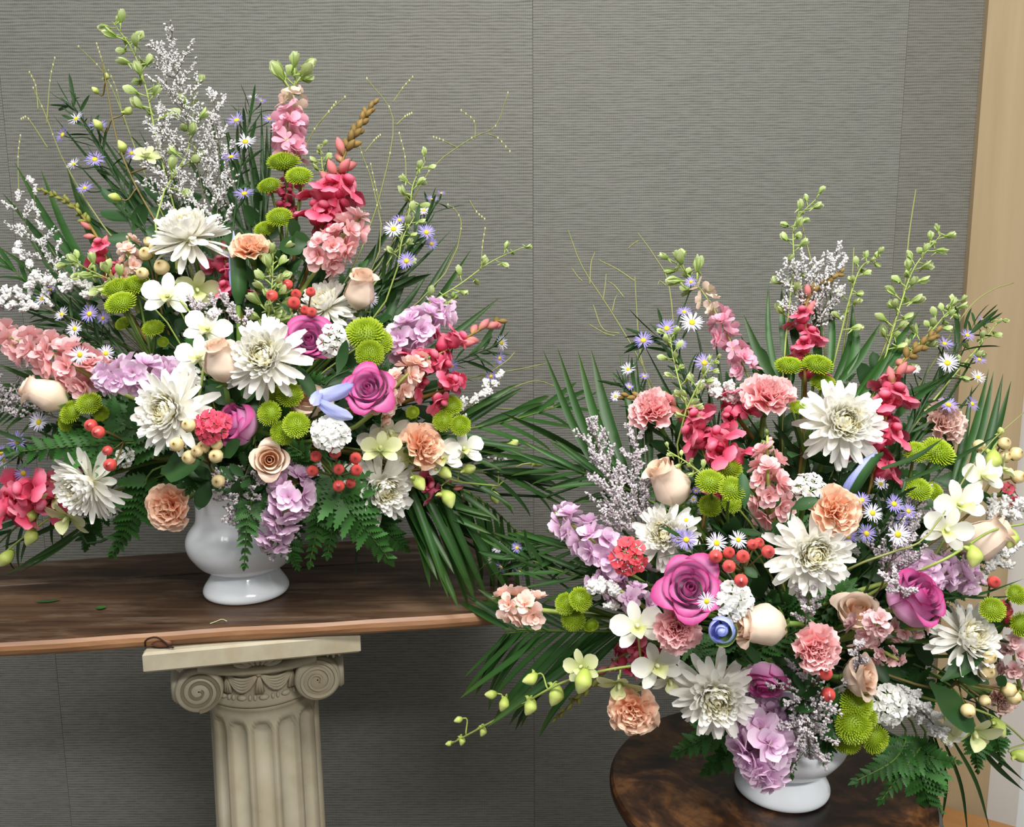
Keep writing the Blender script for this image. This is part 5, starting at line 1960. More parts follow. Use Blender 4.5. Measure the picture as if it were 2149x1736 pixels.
# ---- hair grass
panicum([[(760, 520, 0.03), (800, 400, 0.06), (825, 250, 0.08), (770, 165, 0.08)], [(824, 215, 0.08), (845, 185, 0.08), (866, 162, 0.08)], [(832, 262, 0.08), (850, 245, 0.08), (864, 238, 0.08)], [(852, 380, 0.08), (850, 330, 0.08), (838, 280, 0.08)]], 'hair thin grass culm rising right of the tall snapdragon')
panicum([[(830, 500, 0.03), (900, 360, 0.08), (990, 290, 0.1), (1040, 265, 0.1), (1066, 195, 0.1)], [(997, 292, 0.1), (995, 255, 0.1), (968, 232, 0.1)], [(1025, 282, 0.1), (1045, 290, 0.1), (1070, 318, 0.1)], [(960, 310, 0.1), (930, 295, 0.1), (910, 288, 0.1)]], 'hair thin grass culm reaching far right against the wall')
panicum([[(640, 360, 0.05), (645, 300, 0.07), (680, 245, 0.08), (724, 204, 0.08)], [(660, 270, 0.08), (690, 235, 0.08), (705, 215, 0.08)]], 'hair thin grass arching right of the pink larkspur')
panicum([[(800, 470, 0.05), (780, 380, 0.08), (762, 330, 0.08), (752, 300, 0.08)], [(765, 320, 0.08), (785, 295, 0.08), (798, 284, 0.08)], [(800, 440, 0.06), (790, 400, 0.08), (778, 345, 0.08)]], 'hair thin grass behind the tall snapdragon')
panicum([[(960, 520, 0.06), (968, 470, 0.08), (955, 440, 0.08), (940, 430, 0.08)], [(985, 420, 0.08), (1000, 445, 0.08), (1017, 460, 0.08)], [(1010, 560, 0.08), (1012, 520, 0.08), (1018, 480, 0.08)]], 'wisps of hair grass above the right palm tips')
panicum([[(180, 420, 0.05), (130, 330, 0.08), (95, 240, 0.08), (70, 185, 0.08)], [(80, 230, 0.08), (75, 180, 0.08), (62, 152, 0.08)], [(98, 260, 0.08), (105, 170, 0.08), (115, 122, 0.08)], [(100, 310, 0.08), (60, 250, 0.08), (45, 250, 0.08)]], 'hair thin grass at the upper left corner')
panicum([[(290, 330, 0.05), (250, 220, 0.08), (215, 150, 0.08), (165, 98, 0.08)], [(225, 160, 0.08), (212, 120, 0.08), (203, 92, 0.08)], [(262, 260, 0.08), (245, 190, 0.08), (228, 148, 0.08)], [(40, 420, 0.08), (38, 330, 0.08), (43, 285, 0.08)]], 'hair thin grass left of the tallest larkspur')
panicum([[(900, 820, 0.02), (1000, 790, 0.06), (1090, 775, 0.08), (1150, 762, 0.08)], [(1000, 800, 0.06), (1060, 760, 0.08), (1080, 740, 0.08)], [(1040, 830, 0.06), (1120, 800, 0.08), (1175, 815, 0.08)], [(960, 850, 0.06), (1100, 860, 0.08), (1190, 850, 0.08)]], 'tangled hair grass between the two arrangements', False)
# ---- palms and grasses
blades([(230, 640, 0.08, 30, 340, 0.06, 24, -10), (220, 620, 0.08, 85, 355, 0.06, 24, -14), (215, 620, 0.08, 5, 405, 0.06, 20, -8), (205, 640, 0.08, 0, 520, 0.05, 20, -8), (240, 600, 0.08, 140, 350, 0.07, 22, -8), (180, 640, 0.07, 45, 470, 0.05, 24, -6), (250, 620, 0.07, 155, 385, 0.05, 26, 6)], 'fan of upright palm leaflets at the upper left')
blades([(520, 520, 0.08, 440, 240, 0.07, 20, -6), (530, 520, 0.08, 470, 250, 0.07, 22, 6), (500, 520, 0.08, 380, 300, 0.07, 20, 0), (545, 520, 0.08, 560, 260, 0.08, 20, 6), (480, 520, 0.08, 330, 330, 0.07, 22, -6), (560, 520, 0.08, 520, 280, 0.08, 18, 4), (470, 500, 0.08, 270, 280, 0.07, 20, 0), (450, 500, 0.08, 240, 330, 0.07, 20, 0)], 'dark upright palm leaflets behind the top caspia')
blades([(800, 760, 0.08, 962, 505, 0.06, 24, 6), (820, 760, 0.08, 990, 522, 0.06, 22, 4), (780, 760, 0.08, 868, 545, 0.06, 26, -4), (840, 780, 0.08, 1048, 625, 0.06, 24, 6), (790, 700, 0.08, 900, 570, 0.06, 20, 8), (760, 700, 0.09, 800, 560, 0.07, 22, 4)], 'palm leaflets pointing up and right above the lavender pink stock')
blades([(640, 560, 0.08, 740, 330, 0.08, 18, 4), (650, 560, 0.08, 690, 310, 0.08, 16, 4), (700, 640, 0.07, 870, 400, 0.06, 14, 4), (720, 640, 0.07, 900, 420, 0.06, 12, 4), (620, 560, 0.08, 610, 400, 0.08, 16, 4)], 'thin dark blades behind the salmon stock', 'grass', 'grass_tuft', 'grass')
palm([(850, 930, 0.06), (960, 905, 0.03), (1080, 880, 0.02), (1180, 850, 0.02)], 8, 230, 130, 22, 'palm frond spreading right towards the other arrangement', a1=18)
palm([(850, 985, 0.05), (960, 985, 0.01), (1060, 1000, -0.01), (1110, 1010, -0.01)], 7, 210, 130, 24, 'palm frond lying level under the right orchid buds', a1=14)
blades([(1240, 958, -0.06, 1050, 865, -0.05, 20, 4), (1250, 985, -0.06, 985, 942, -0.06, 16, -3)], 'two stiff palm leaflets crossing in front of the right palm frond')
palm([(800, 970, 0.05), (900, 1000, 0.0), (1010, 1050, -0.02), (1100, 1130, -0.02)], 18, 320, 200, 44, 'large palm frond drooping right over the plank edge', a1=30, one_side=1, droop=0.5, wid=0.8)
palm([(820, 1010, 0.05), (880, 1060, 0.0), (960, 1120, -0.01)], 7, 220, 150, 26, 'palm frond drooping over the plank below the white chrysanthemum', droop=0.5)
palm([(220, 960, 0.06), (120, 1040, 0.02), (30, 1110, 0.0), (-40, 1180, 0.0)], 8, 190, 130, 24, 'palm frond trailing to the lower left corner')
blades([(170, 1120, 0.0, 2, 1210, -0.02, 12, -4), (180, 1100, 0.0, 45, 1185, -0.02, 14, -4), (180, 1110, 0.0, 38, 1205, -0.02, 10, -3), (190, 1060, 0.02, 0, 1150, 0.0, 16, -6)], 'slim palm leaflets hanging at the lower left')
palm([(180, 830, 0.07), (90, 830, 0.04), (-20, 860, 0.03)], 7, 150, 100, 26, 'palm frond behind the left peach rose bud')
palm([(250, 720, 0.08), (140, 660, 0.06), (20, 560, 0.06)], 9, 150, 110, 24, 'palm frond behind the pale asters')
blades([(765, 1080, 0.03, 745, 1205, -0.02, 6, 4), (790, 1080, 0.03, 783, 1202, -0.02, 6, -4)], 'two thin grass tips hanging in front of the plank', 'grass', 'grass_tuft', 'grass')
blades([(330, 480, 0.06, 110, 240, 0.05, 7, -8), (340, 480, 0.06, 150, 215, 0.05, 8, -6), (350, 470, 0.06, 190, 250, 0.05, 7, -6), (320, 500, 0.06, 160, 340, 0.05, 8, -5), (360, 470, 0.06, 230, 300, 0.05, 7, 4), (300, 520, 0.06, 120, 410, 0.05, 8, -6), (380, 460, 0.06, 290, 270, 0.05, 7, 4), (310, 500, 0.06, 180, 300, 0.05, 6, -4)], 'thin dark leaves crossing behind the brownish orchid stem', 'grass', 'grass_tuft', 'grass')
blades([(540, 480, 0.06, 500, 220, 0.05, 7, -5), (545, 480, 0.06, 548, 215, 0.05, 8, 4), (530, 480, 0.06, 470, 260, 0.05, 8, -5), (550, 480, 0.06, 570, 245, 0.05, 7, 5), (535, 470, 0.06, 520, 300, 0.05, 9, 4), (555, 480, 0.06, 545, 330, 0.05, 9, 4), (520, 500, 0.06, 430, 350, 0.05, 9, -4)], 'thin dark leaves around the aster beside the pink larkspur', 'grass', 'grass_tuft', 'grass')
blades([(780, 640, 0.06, 920, 420, 0.04, 7, 6), (790, 640, 0.06, 880, 350, 0.05, 6, 6), (770, 640, 0.06, 850, 430, 0.05, 8, 6), (800, 620, 0.05, 950, 480, 0.04, 7, 5), (760, 640, 0.06, 800, 470, 0.05, 8, 4), (790, 600, 0.05, 905, 575, 0.03, 22, 4), (780, 610, 0.05, 900, 500, 0.03, 18, 4)], 'thin dark leaves around the upper right aster, left vase', 'grass', 'grass_tuft', 'grass')
blades([(250, 740, 0.05, 20, 640, 0.03, 8, 6), (250, 730, 0.05, 60, 590, 0.03, 8, 6), (240, 740, 0.05, 10, 720, 0.03, 8, 4), (260, 720, 0.05, 120, 560, 0.03, 8, 4), (250, 750, 0.05, 60, 680, 0.03, 9, 4), (230, 700, 0.05, 30, 580, 0.03, 7, 4), (260, 740, 0.05, 150, 620, 0.03, 9, 4)], 'thin dark leaves fanning left among the pale asters', 'grass', 'grass_tuft', 'grass')
# ---- ferns
fern([(270, 930, 0.02), (160, 935, -0.02), (20, 950, -0.03)], 74, 9, 'dark fern frond pointing left under the green buttons')
fern([(655, 1000, 0.0), (668, 1080, -0.05), (650, 1185, -0.06)], 52, 10, 'green fern frond tip hanging right of the lavender stock')
fern([(690, 990, 0.0), (740, 1070, -0.06), (815, 1172, -0.07)], 86, 10, 'bright green fern frond over the plank right of the vase')
fern([(700, 1000, 0.0), (700, 1080, -0.05), (688, 1165, -0.06)], 52, 9, 'green fern frond hanging down beside the right bright fern')
fern([(540, 1010, -0.02), (520, 1090, -0.07), (512, 1190, -0.08)], 46, 9, 'green fern tip hanging on the front of the left vase')
fern([(600, 1080, 0.0), (610, 1150, -0.03), (625, 1190, -0.03)], 40, 7, 'dark fern tip beside the right side of the left vase')
fern([(310, 1000, 0.02), (275, 1090, 0.0), (235, 1165, 0.0)], 60, 9, 'dark fern frond hanging below the low peach carnation')
fern([(230, 1030, 0.04), (190, 1110, 0.03), (180, 1150, 0.03)], 46, 7, 'dark fern frond hanging below the drooping chrysanthemum')
fern([(760, 1040, 0.03), (810, 1110, 0.0), (850, 1150, 0.0)], 54, 8, 'dark fern frond behind the bright fern over the plank')
fern([(360, 930, 0.05), (240, 880, 0.02), (220, 840, 0.02)], 70, 8, 'dark fern frond above the red berries at lower left')
fern([(620, 1000, 0.0), (640, 960, -0.02), (600, 930, -0.03)], 50, 7, 'dark fern frond beside the small peach rose')
# ---- filling foliage deep inside
LBL = 'dark green foliage deep among the flowers of the left vase'
fill = [(90, 700), (180, 560), (260, 500), (330, 620), (430, 560), (520, 620), (610, 560), (690, 590), (760, 560), (820, 640), (880, 760), (930, 840), (860, 880), (760, 880), (680, 800), (500, 840), (450, 880), (320, 760), (240, 800), (160, 800), (100, 900), (280, 980), (330, 1010), (470, 990), (600, 1000), (780, 960), (420, 680), (560, 440), (460, 430), (360, 420), (720, 480), (250, 420), (520, 960), (560, 930), (800, 780), (480, 700), (700, 860), (350, 560)]
for k, (fx, fy) in enumerate(fill):
    tip_ = Q(fx, fy, 0.055 + 0.02 * rnd.random())
    m0 = MOUTH['L']
    base_ = m0.lerp(tip_, 0.45)
    if k % 2:
        leafy([base_, base_.lerp(tip_, 0.6) + Vector((0, -0.01, 0.01)), tip_], 70, 9, LBL, 'leaf', 0.24, 'foliage inside the left arrangement')
    else:
        fern([base_, base_.lerp(tip_, 0.6) + Vector((0, -0.01, 0.01)), tip_], 62, 7, LBL.replace('foliage', 'fern'), 'ferns inside the left arrangement')
leafy([(640, 560, 0.02), (655, 520, 0.0), (620, 500, 0.0)], 60, 4, 'dark broad leaves left of the salmon stock', 'leaf', 0.32)
leafy([(660, 860, -0.01), (690, 800, -0.03), (735, 775, -0.03)], 80, 4, 'long pointed leaf above the blue iris', 'leaf', 0.16)

leafy([(480, 985, 0.0), (450, 1005, -0.045), (425, 1015, -0.05)], 56, 7, 'dark leaves hiding the rim of the left vase below the cream berries', 'leaf', 0.26)
leafy([(560, 1000, 0.0), (520, 1000, -0.05), (490, 1010, -0.055)], 50, 6, 'dark leaves on the left vase rim behind the drooping caspia', 'leaf', 0.24)
fern([(430, 970, 0.0), (410, 1000, -0.04), (395, 1030, -0.045)], 46, 6, 'dark fern tip over the left side of the left vase rim')

# ================================================================== RIGHT ARRANGEMENT
SIDE = 'R'
mum(1765, 890, 102, -3, 22, -0.03, 'large white chrysanthemum at the top of the right vase', 0)
mum(1396, 1122, 80, -18, 22, 0.0, 'white chrysanthemum behind the coral red dianthus', 1)
mum(1702, 1160, 102, -3, 12, -0.03, 'large white chrysanthemum below the peach carnation, right vase', 2)
mum(1500, 1456, 104, -6, 4, -0.04, 'large white chrysanthemum low beside the lavender stock, right vase', 0)
mum(2024, 1340, 88, 14, 30, -0.01, 'white chrysanthemum at the far right above the cream berries', 1)
rose('lav_open', 1448, 1234, 56, -4, 32, -0.05, 'large magenta lavender rose above the pink carnation, right vase')
rose('lav_half', 1918, 1258, 56, 34, 38, -0.03, 'pale lavender rose in front of the pale lavender stock at right')
rose('lav_half', 1606, 1425, 38, -20, -32, -0.03, 'lavender rose drooping above the low lavender stock')
rose('peach_bud', 1412, 1028, 40, -72, 56, -0.01, 'cream peach rose bud leaning left above a white chrysanthemum')
rose('peach_bud', 1612, 1312, 44, -70, 5, -0.05, 'peach rose bud on its side right of the blue iris')
rose('peach_half', 1808, 1420, 42, 48, 20, -0.04, 'peach rose facing right above the green buttons, right vase')
rose('peach_half', 1800, 1285, 42, -5, 62, 0.02, 'pale rose behind the dusty pink stock')
rose('peach_bud', 2048, 1140, 42, 70, 35, 0.0, 'pale pink rose bud pointing right under the white orchids')
carn('pink_carn', 1612, 838, 62, 0, 55, -0.01, 'pink carnation at the top below the larkspur, right vase', 0)
carn('pink_carn', 1370, 866, 56, -35, 45, 0.0, 'pink carnation at upper left of the right vase', 1)
carn('pink_carn', 1421, 1316, 54, -8, 10, -0.05, 'pink carnation below the magenta lavender rose', 2)
carn('pink_carn', 1708, 1360, 56, 4, 12, -0.05, 'coral pink carnation right of the sideways peach rose bud', 0)
carn('peach_carn', 1750, 1074, 62, 10, 25, -0.05, 'peach carnation between two large white chrysanthemums', 1)
carn('peach_carn', 1328, 1488, 58, -10, -5, -0.05, 'peach carnation at the lower left below the white orchids', 2)
carn('pale_carn', 1975, 890, 52, 20, 30, 0.03, 'faded pink carnation at upper right behind the asters', 0)
carn('pale_carn', 2098, 1466, 38, 20, 10, -0.01, 'small faded carnation behind the cream berries at lower right', 1)
dia('dia_c', 1322, 1168, 44, -5, 12, -0.06, 'coral red dianthus head left of a white chrysanthemum', 10)
dia('dia_w', 1542, 1262, 46, 0, 25, -0.05, 'white dianthus head under the red berries, right vase', 16)
dia('dia_w', 1560, 1310, 30, 0, 5, -0.04, 'small white dianthus beside the blue iris', 7)
dia('dia_w', 1698, 1020, 38, -10, 45, -0.02, 'white dianthus head above the peach carnation, right vase', 12)
dia('dia_w', 1868, 1482, 46, 10, 15, -0.05, 'white dianthus head right of the low green buttons', 16)
dia('dia_r', 2118, 1035, 26, 30, 20, 0.0, 'small crimson dianthus at the right edge', 5)
stock('stock_lav', [(1330, 1210, 0.02), (1250, 1140, -0.02), (1165, 1075, -0.02)], 115, 22, 'lavender stock reaching left beside grey caspia', 0.15)
stock('stock_lav', [(1370, 1290, 0.02), (1320, 1250, -0.01), (1245, 1215, -0.01)], 92, 14, 'lavender stock below the coral red dianthus', 0.1)
stock('stock_lav', [(1600, 1490, 0.02), (1600, 1550, -0.05), (1598, 1602, -0.07)], 165, 26, 'full lavender stock head over the front of the right vase', 0.0)
stock('stock_salmon', [(1622, 1075, 0.0), (1612, 1010, -0.03), (1610, 912, -0.02)], 100, 20, 'salmon pink stock upright in the centre of the right vase', 0.18)
stock('stock_peach', [(1130, 1280, -0.03), (1085, 1272, -0.05), (1045, 1262, -0.05)], 92, 12, 'peach pink stock alone at the far left of the right arrangement', 0.25)
stock('stock_dust', [(1800, 1325, 0.0), (1835, 1312, -0.05), (1850, 1308, -0.07)], 86, 10, 'dusty pink stock under the pale lavender rose', 0.0)
stock('stock_dust', [(1840, 1365, 0.0), (1862, 1372, -0.03), (1885, 1385, -0.04)], 58, 8, 'small dusty pink stock right of the peach rose', 0.0)
stock('stock_dust', [(1880, 1325, 0.0), (1915, 1320, -0.03), (1955, 1318, -0.03)], 62, 10, 'dusty pink stock tip beside the far right chrysanthemum', 0.3)
stock('stock_lav', [(1890, 1215, 0.02), (1960, 1200, 0.0), (2060, 1215, -0.01)], 112, 22, 'pale lavender stock behind the pale lavender rose', 0.12)
stock('stock_dust', [(2140, 1440, 0.0), (2130, 1400, -0.02), (2125, 1345, -0.02)], 86, 12, 'dusty pink stock at the right edge', 0.0)
snap([(1545, 985, 0.0), (1490, 930, -0.01), (1410, 850, 0.0), (1310, 830, 0.0)], 92, 26, 'pink snapdragon arching left with a brown tip, right vase', 0.5, 0.66)
snap([(1690, 800, 0.02), (1690, 700, 0.01), (1700, 620, 0.0), (1765, 572, 0.0)], 78, 24, 'pink snapdragon with a bent brown tip at the top of the right vase', 0.42, 0.66)
snap([(1830, 1010, 0.02), (1858, 880, 0.0), (1890, 770, -0.01), (1972, 692, -0.01)], 96, 28, 'pink snapdragon rising right of the large white chrysanthemum', 0.5, 0.72)
snap([(1380, 1400, 0.03), (1320, 1370, 0.02), (1240, 1440, 0.0), (1165, 1510, 0.0)], 74, 22, 'dark pink snapdragon behind the white orchids with a green tip', 0.4, 0.55, True)
snap([(1550, 880, 0.02), (1540, 870, 0.01), (1530, 850, 0.01)], 70, 4, 'dull pink snapdragon bloom left of the top pink carnation', 1.0, 1.0)
snap([(1480, 1080, 0.03), (1490, 1060, 0.03), (1500, 1045, 0.03)], 56, 3, 'pink snapdragon bloom behind the green buttons, right vase', 1.0, 1.0)
lark([(1570, 790, 0.02), (1530, 710, 0.0), (1480, 620, 0.0), (1418, 550, 0.0)], 82, 28, 'pink larkspur spire leaning left at the top of the right vase', 0.5, 0.2)
lark([(1650, 700, 0.02), (1665, 560, 0.0), (1668, 470, 0.0), (1715, 415, 0.0)], 58, 20, 'tall pale green larkspur at the top centre of the right vase')
lark([(1860, 740, 0.02), (1890, 640, 0.0), (1920, 560, 0.0), (1975, 492, 0.0)], 66, 26, 'tall pale green larkspur at upper right')
lark([(1890, 760, 0.02), (1950, 700, 0.01), (1985, 660, 0.0), (2008, 640, 0.0)], 56, 20, 'green larkspur leaning right above the snapdragon tip')
lark([(1765, 700, 0.02), (1785, 620, 0.0), (1808, 560, 0.0), (1845, 540, 0.0)], 52, 16, 'green larkspur right of the bent snapdragon tip')
lark([(1480, 960, 0.0), (1440, 850, -0.01), (1415, 760, -0.01), (1405, 700, -0.01)], 54, 18, 'slim green larkspur left of the pink larkspur')
lark([(1440, 860, -0.01), (1470, 800, -0.02), (1500, 755, -0.02)], 48, 12, 'green larkspur sprig crossing the arching snapdragon')
lark([(1480, 1000, -0.02), (1440, 970, -0.03), (1400, 945, -0.03)], 40, 9, 'small green larkspur above the cream peach rose bud')
lark([(2000, 790, 0.02), (2060, 720, 0.01), (2098, 670, 0.01)], 46, 14, 'green larkspur tip against the maple trim')
buttons([(1656, 770, 62, -6, 68, -0.01), (1716, 768, 66, 6, 64, -0.02), (1690, 758, 56, 0, 70, 0.02), (1727, 806, 56, 6, 62, -0.01), (1676, 856, 40, -6, 55, -0.02)], (1690, 960, 0.03), 'green button chrysanthemum spray at the top of the right vase', 2)
buttons([(1490, 1012, 62, -8, 48, -0.03), (1528, 982, 60, 2, 50, -0.01), (1537, 1028, 62, 6, 46, -0.05), (1490, 1062, 50, -6, 30, 0.0), (1535, 1055, 46, 6, 20, 0.0)], (1530, 1130, 0.04), 'green button chrysanthemum spray left of the salmon pink stock', 3)
buttons([(1922, 950, 54, -8, 50, -0.02), (1968, 950, 72, 12, 48, -0.03), (1926, 1028, 58, -4, 48, -0.03), (1958, 1032, 44, 15, 40, -0.02)], (1900, 1100, 0.04), 'green button chrysanthemum spray below the faded pink carnation', 2)
buttons([(1188, 1268, 48, -22, 25, -0.03), (1218, 1258, 52, 10, 30, -0.03), (1203, 1300, 52, -5, 0, -0.03), (1240, 1312, 34, 15, -20, -0.02)], (1310, 1300, 0.03), 'green button chrysanthemum cluster at the left of the right vase', 0)
buttons([(1796, 1478, 70, 0, 40, -0.05), (1790, 1524, 76, -10, 15, -0.07), (1836, 1552, 62, 14, 5, -0.07), (1778, 1558, 58, -16, -15, -0.06), (1815, 1500, 60, 14, 30, -0.05)], (1780, 1480, 0.02), 'green button chrysanthemum cluster low over the right vase rim', 0)
buttons([(2082, 1280, 54, -14, 35, -0.03), (2132, 1248, 48, 10, 40, -0.02), (2142, 1310, 54, 10, 15, -0.03)], (2060, 1330, 0.03), 'green button chrysanthemum spray at the right edge', 1)
aster([(1520, 960, 0.04), (1470, 840, 0.03), (1400, 720, 0.02), (1345, 710, 0.02)], [(1452, 677, 52, 0, 35, 0.0), (1399, 690, 46, -15, 40, 0.0), (1350, 715, 46, -20, 45, 0.0), (1478, 762, 48, 5, 35, 0.0), (1318, 775, 34, -30, 40, 0.01), (1436, 655, 34, -10, 50, 0.01), (1428, 723, 30, 0, 40, 0.01), (1450, 592, 28, -20, 30, -0.01)], 'purple aster stem at upper left of the right vase', 'ast', 16)
aster([(1430, 960, 0.05), (1360, 860, 0.03), (1300, 800, 0.03)], [(1292, 832, 26, -30, 30, 0.02), (1320, 812, 24, -10, 50, 0.02), (1352, 790, 24, 0, 60, 0.02)], 'small budded aster stem behind the upper left pink carnation', 'ast', 12)
aster([(1880, 960, 0.05), (1950, 830, 0.02), (2020, 720, 0.01), (2060, 670, 0.01)], [(1988, 762, 48, -5, 35, -0.01), (1982, 722, 40, 5, 60, 0.0), (2030, 704, 36, 20, 50, 0.0), (2055, 755, 34, 20, 50, 0.0), (2052, 792, 36, 20, 40, 0.0), (2040, 848, 36, 30, 30, 0.0), (1990, 850, 44, 0, 50, 0.0), (2062, 672, 28, 30, 60, 0.0), (1920, 775, 24, -10, 40, 0.0)], 'lavender aster stem in front of the maple trim', 'ast', 14)
aster([(1500, 1260, 0.04), (1480, 1180, 0.0), (1440, 1140, -0.02)], [(1440, 1133, 46, -10, 20, -0.04), (1504, 1140, 48, 0, 25, -0.04), (1549, 1133, 42, 8, 30, -0.04), (1483, 1262, 42, -4, 15, -0.08), (1424, 1128, 40, -30, 20, -0.03), (1440, 1092, 36, -20, 50, -0.02)], 'white lavender aster stem above the magenta lavender rose', 'ast_w', 6)
aster([(1830, 1210, 0.03), (1850, 1120, 0.0), (1870, 1050, -0.01)], [(1831, 1077, 44, 0, 25, -0.03), (1818, 1120, 44, 0, 20, -0.03), (1876, 1058, 44, 4, 35, -0.03), (1906, 1073, 36, 10, 30, -0.03), (1884, 1122, 52, 4, 20, -0.05), (1779, 1125, 44, 0, 15, -0.03), (1808, 1050, 40, -5, 40, -0.03), (1892, 1092, 34, 10, 30, -0.02), (1848, 1016, 34, 0, 50, -0.01)], 'lavender aster cluster right of the peach carnation, right vase', 'ast', 6)
aster([(1200, 1240, 0.02), (1110, 1180, 0.0), (1040, 1160, 0.0)], [(1045, 1150, 30, -40, 30, 0.0), (1052, 1190, 36, -60, -30, 0.0), (1092, 1200, 50, -70, -50, 0.0), (1085, 1150, 30, 30, 40, 0.0), (1030, 1175, 20, -60, 0, 0.0)], 'wilting aster stem between the plank and the right arrangement', 'ast', 12)
aster([(1560, 1120, 0.05), (1560, 1060, 0.05), (1460, 1040, 0.03)], [(1455, 1048, 20, 0, 30, 0.02), (1460, 1030, 18, 0, 30, 0.02)], 'budded aster sprig above the white chrysanthemum, right vase', 'ast', 8)
hyper('berry_r', [(1502, 1168, 30, -0.05), (1530, 1160, 26, -0.05), (1559, 1168, 29, -0.06), (1530, 1189, 29, -0.06), (1579, 1143, 24, -0.04), (1612, 1158, 29, -0.06), (1592, 1140, 24, -0.03), (1555, 1219, 30, -0.07)], (1560, 1200, 0.0), 'red hypericum berries above the white dianthus, right vase', [(1560, 1190, 1590, 1215, 20, -0.02)])
hyper('berry_r', [(1732, 1413, 31, -0.07), (1738, 1458, 31, -0.07), (1733, 1392, 24, -0.04)], (1700, 1450, 0.0), 'two red hypericum berries below the coral pink carnation', [(1700, 1440, 1660, 1450, 18, -0.03)])
hyper('berry_r', [(2086, 1222, 27, -0.02), (2112, 1282, 26, 0.0), (2118, 1305, 26, 0.0), (2110, 1270, 22, 0.0)], (2070, 1290, 0.02), 'red hypericum berries at the right edge beside green buttons', [])
hyper('berry_c', [(2055, 935, 26, -0.01), (2107, 931, 27, -0.02), (2131, 953, 30, -0.02), (2109, 958, 26, -0.01), (2136, 1001, 29, -0.02)], (2080, 1010, 0.02), 'cream hypericum berries at upper right beside the maple trim', [(2090, 1060, 2040, 1040, 30, 0.02)])
hyper('berry_c', [(2076, 1380, 29, -0.06), (2071, 1410, 32, -0.06), (2116, 1448, 32, -0.06), (2126, 1463, 32, -0.05), (2066, 1470, 25, -0.06), (2031, 1491, 31, -0.07)], (2010, 1430, -0.02), 'cream hypericum berries with broad leaves at lower right', [(1950, 1432, 2020, 1528, 62, -0.05), (2000, 1420, 2050, 1430, 36, -0.04), (1975, 1430, 2075, 1362, 36, -0.04), (2095, 1440, 2112, 1418, 24, -0.05)])
orchid([(1450, 1420, 0.03), (1370, 1395, -0.02), (1200, 1425, -0.05), (1060, 1500, -0.06), (940, 1565, -0.06)], [(1338, 1315, 56, -5, 15, -0.05, 0), (1378, 1398, 54, 8, 12, -0.05, 0), (1300, 1432, 50, -15, -45, -0.05, 1), (1222, 1400, 40, -25, 10, -0.05, 1), (1405, 1425, 44, 10, -40, -0.03, 0)], [(1112, 1423, 36, 200, -0.06), (1110, 1482, 40, 250, -0.06), (1163, 1458, 48, 255, -0.05), (1222, 1430, 54, 250, -0.07), (1030, 1457, 28, 175, -0.06), (1056, 1478, 32, 250, -0.06), (1012, 1535, 22, 255, -0.06), (962, 1511, 20, 190, -0.06), (968, 1555, 20, 265, -0.06), (942, 1560, 16, 190, -0.06)], 'long orchid spray with green buds reaching lower left')
orchid([(1930, 1220, 0.03), (1990, 1120, -0.01), (2045, 1020, -0.02), (2085, 940, -0.02)], [(2060, 1000, 50, 15, 20, -0.03, 0), (2012, 1060, 56, 5, 15, -0.05, 0), (1985, 1112, 52, -10, 0, -0.04, 0), (2100, 985, 40, 60, 0, -0.02, 1)], [(2078, 966, 50, 240, -0.03), (2098, 905, 20, 100, -0.02)], 'white orchid spray at right beside the maple trim')
orchid([(1900, 1210, 0.0), (1990, 1170, -0.04), (2080, 1115, -0.04), (2149, 1100, -0.04)], [], [(2118, 1130, 44, 260, -0.04), (2040, 1168, 48, 265, -0.05)], 'two green orchid buds hanging in front of the pale pink rose bud')
orchid([(1960, 1470, 0.02), (2050, 1490, -0.02), (2110, 1520, -0.03), (2155, 1560, -0.03)], [(2042, 1535, 56, 0, -30, -0.05, 1), (1985, 1530, 40, -20, -20, -0.03, 0)], [(2095, 1528, 44, -60, -0.05), (2142, 1590, 40, -20, -0.04), (2150, 1460, 36, -60, -0.04)], 'greenish orchid blooms at the lower right corner')
iris_cup(1515, 1323, 30, -20, 14, -0.09, 'round blue iris bud left of the sideways peach rose bud')
iris([(1765, 1060, 0.0), (1800, 1000, -0.03), (1840, 945, -0.04)], 30, 'blue tipped iris bud in a green sheath pointing up right')
caspia([(1690, 720, 0.03), (1690, 640, 0.01), (1680, 570, 0.0)], 130, 'white caspia spray at the top of the right vase', 'caspia', 20)
caspia([(1700, 700, 0.03), (1740, 620, 0.01), (1755, 530, 0.0)], 90, 'small white caspia spray right of the bent snapdragon', 'caspia', 12)
caspia([(1380, 1130, 0.02), (1300, 1060, -0.01), (1245, 905, -0.01)], 125, 'grey lilac caspia spray at the left of the right arrangement', 'caspia_l', 30)
caspia([(1370, 1110, 0.02), (1330, 1020, 0.0), (1335, 915, 0.0)], 80, 'narrow grey lilac caspia left of the cream peach rose bud', 'caspia_l', 18)
caspia([(1690, 1400, 0.0), (1690, 1480, -0.06), (1700, 1590, -0.07)], 130, 'grey caspia spray drooping over the right vase', 'caspia_l', 24)
caspia([(1760, 1480, 0.0), (1800, 1400, -0.06), (1800, 1350, -0.07)], 50, 'thin caspia sprig crossing the peach rose', 'caspia_l', 7)
caspia([(1850, 1230, 0.02), (1880, 1150, -0.01), (1925, 1060, -0.01)], 120, 'grey caspia spray among the lavender asters', 'caspia_l', 20)
caspia([(1690, 1380, 0.02), (1690, 1300, -0.03), (1700, 1240, -0.03)], 80, 'grey caspia sprig below the central white chrysanthemum', 'caspia_l', 12)
caspia([(1880, 1300, 0.02), (1890, 1250, -0.04), (1870, 1220, -0.05)], 70, 'grey caspia sprig left of the pale lavender rose', 'caspia_l', 8)
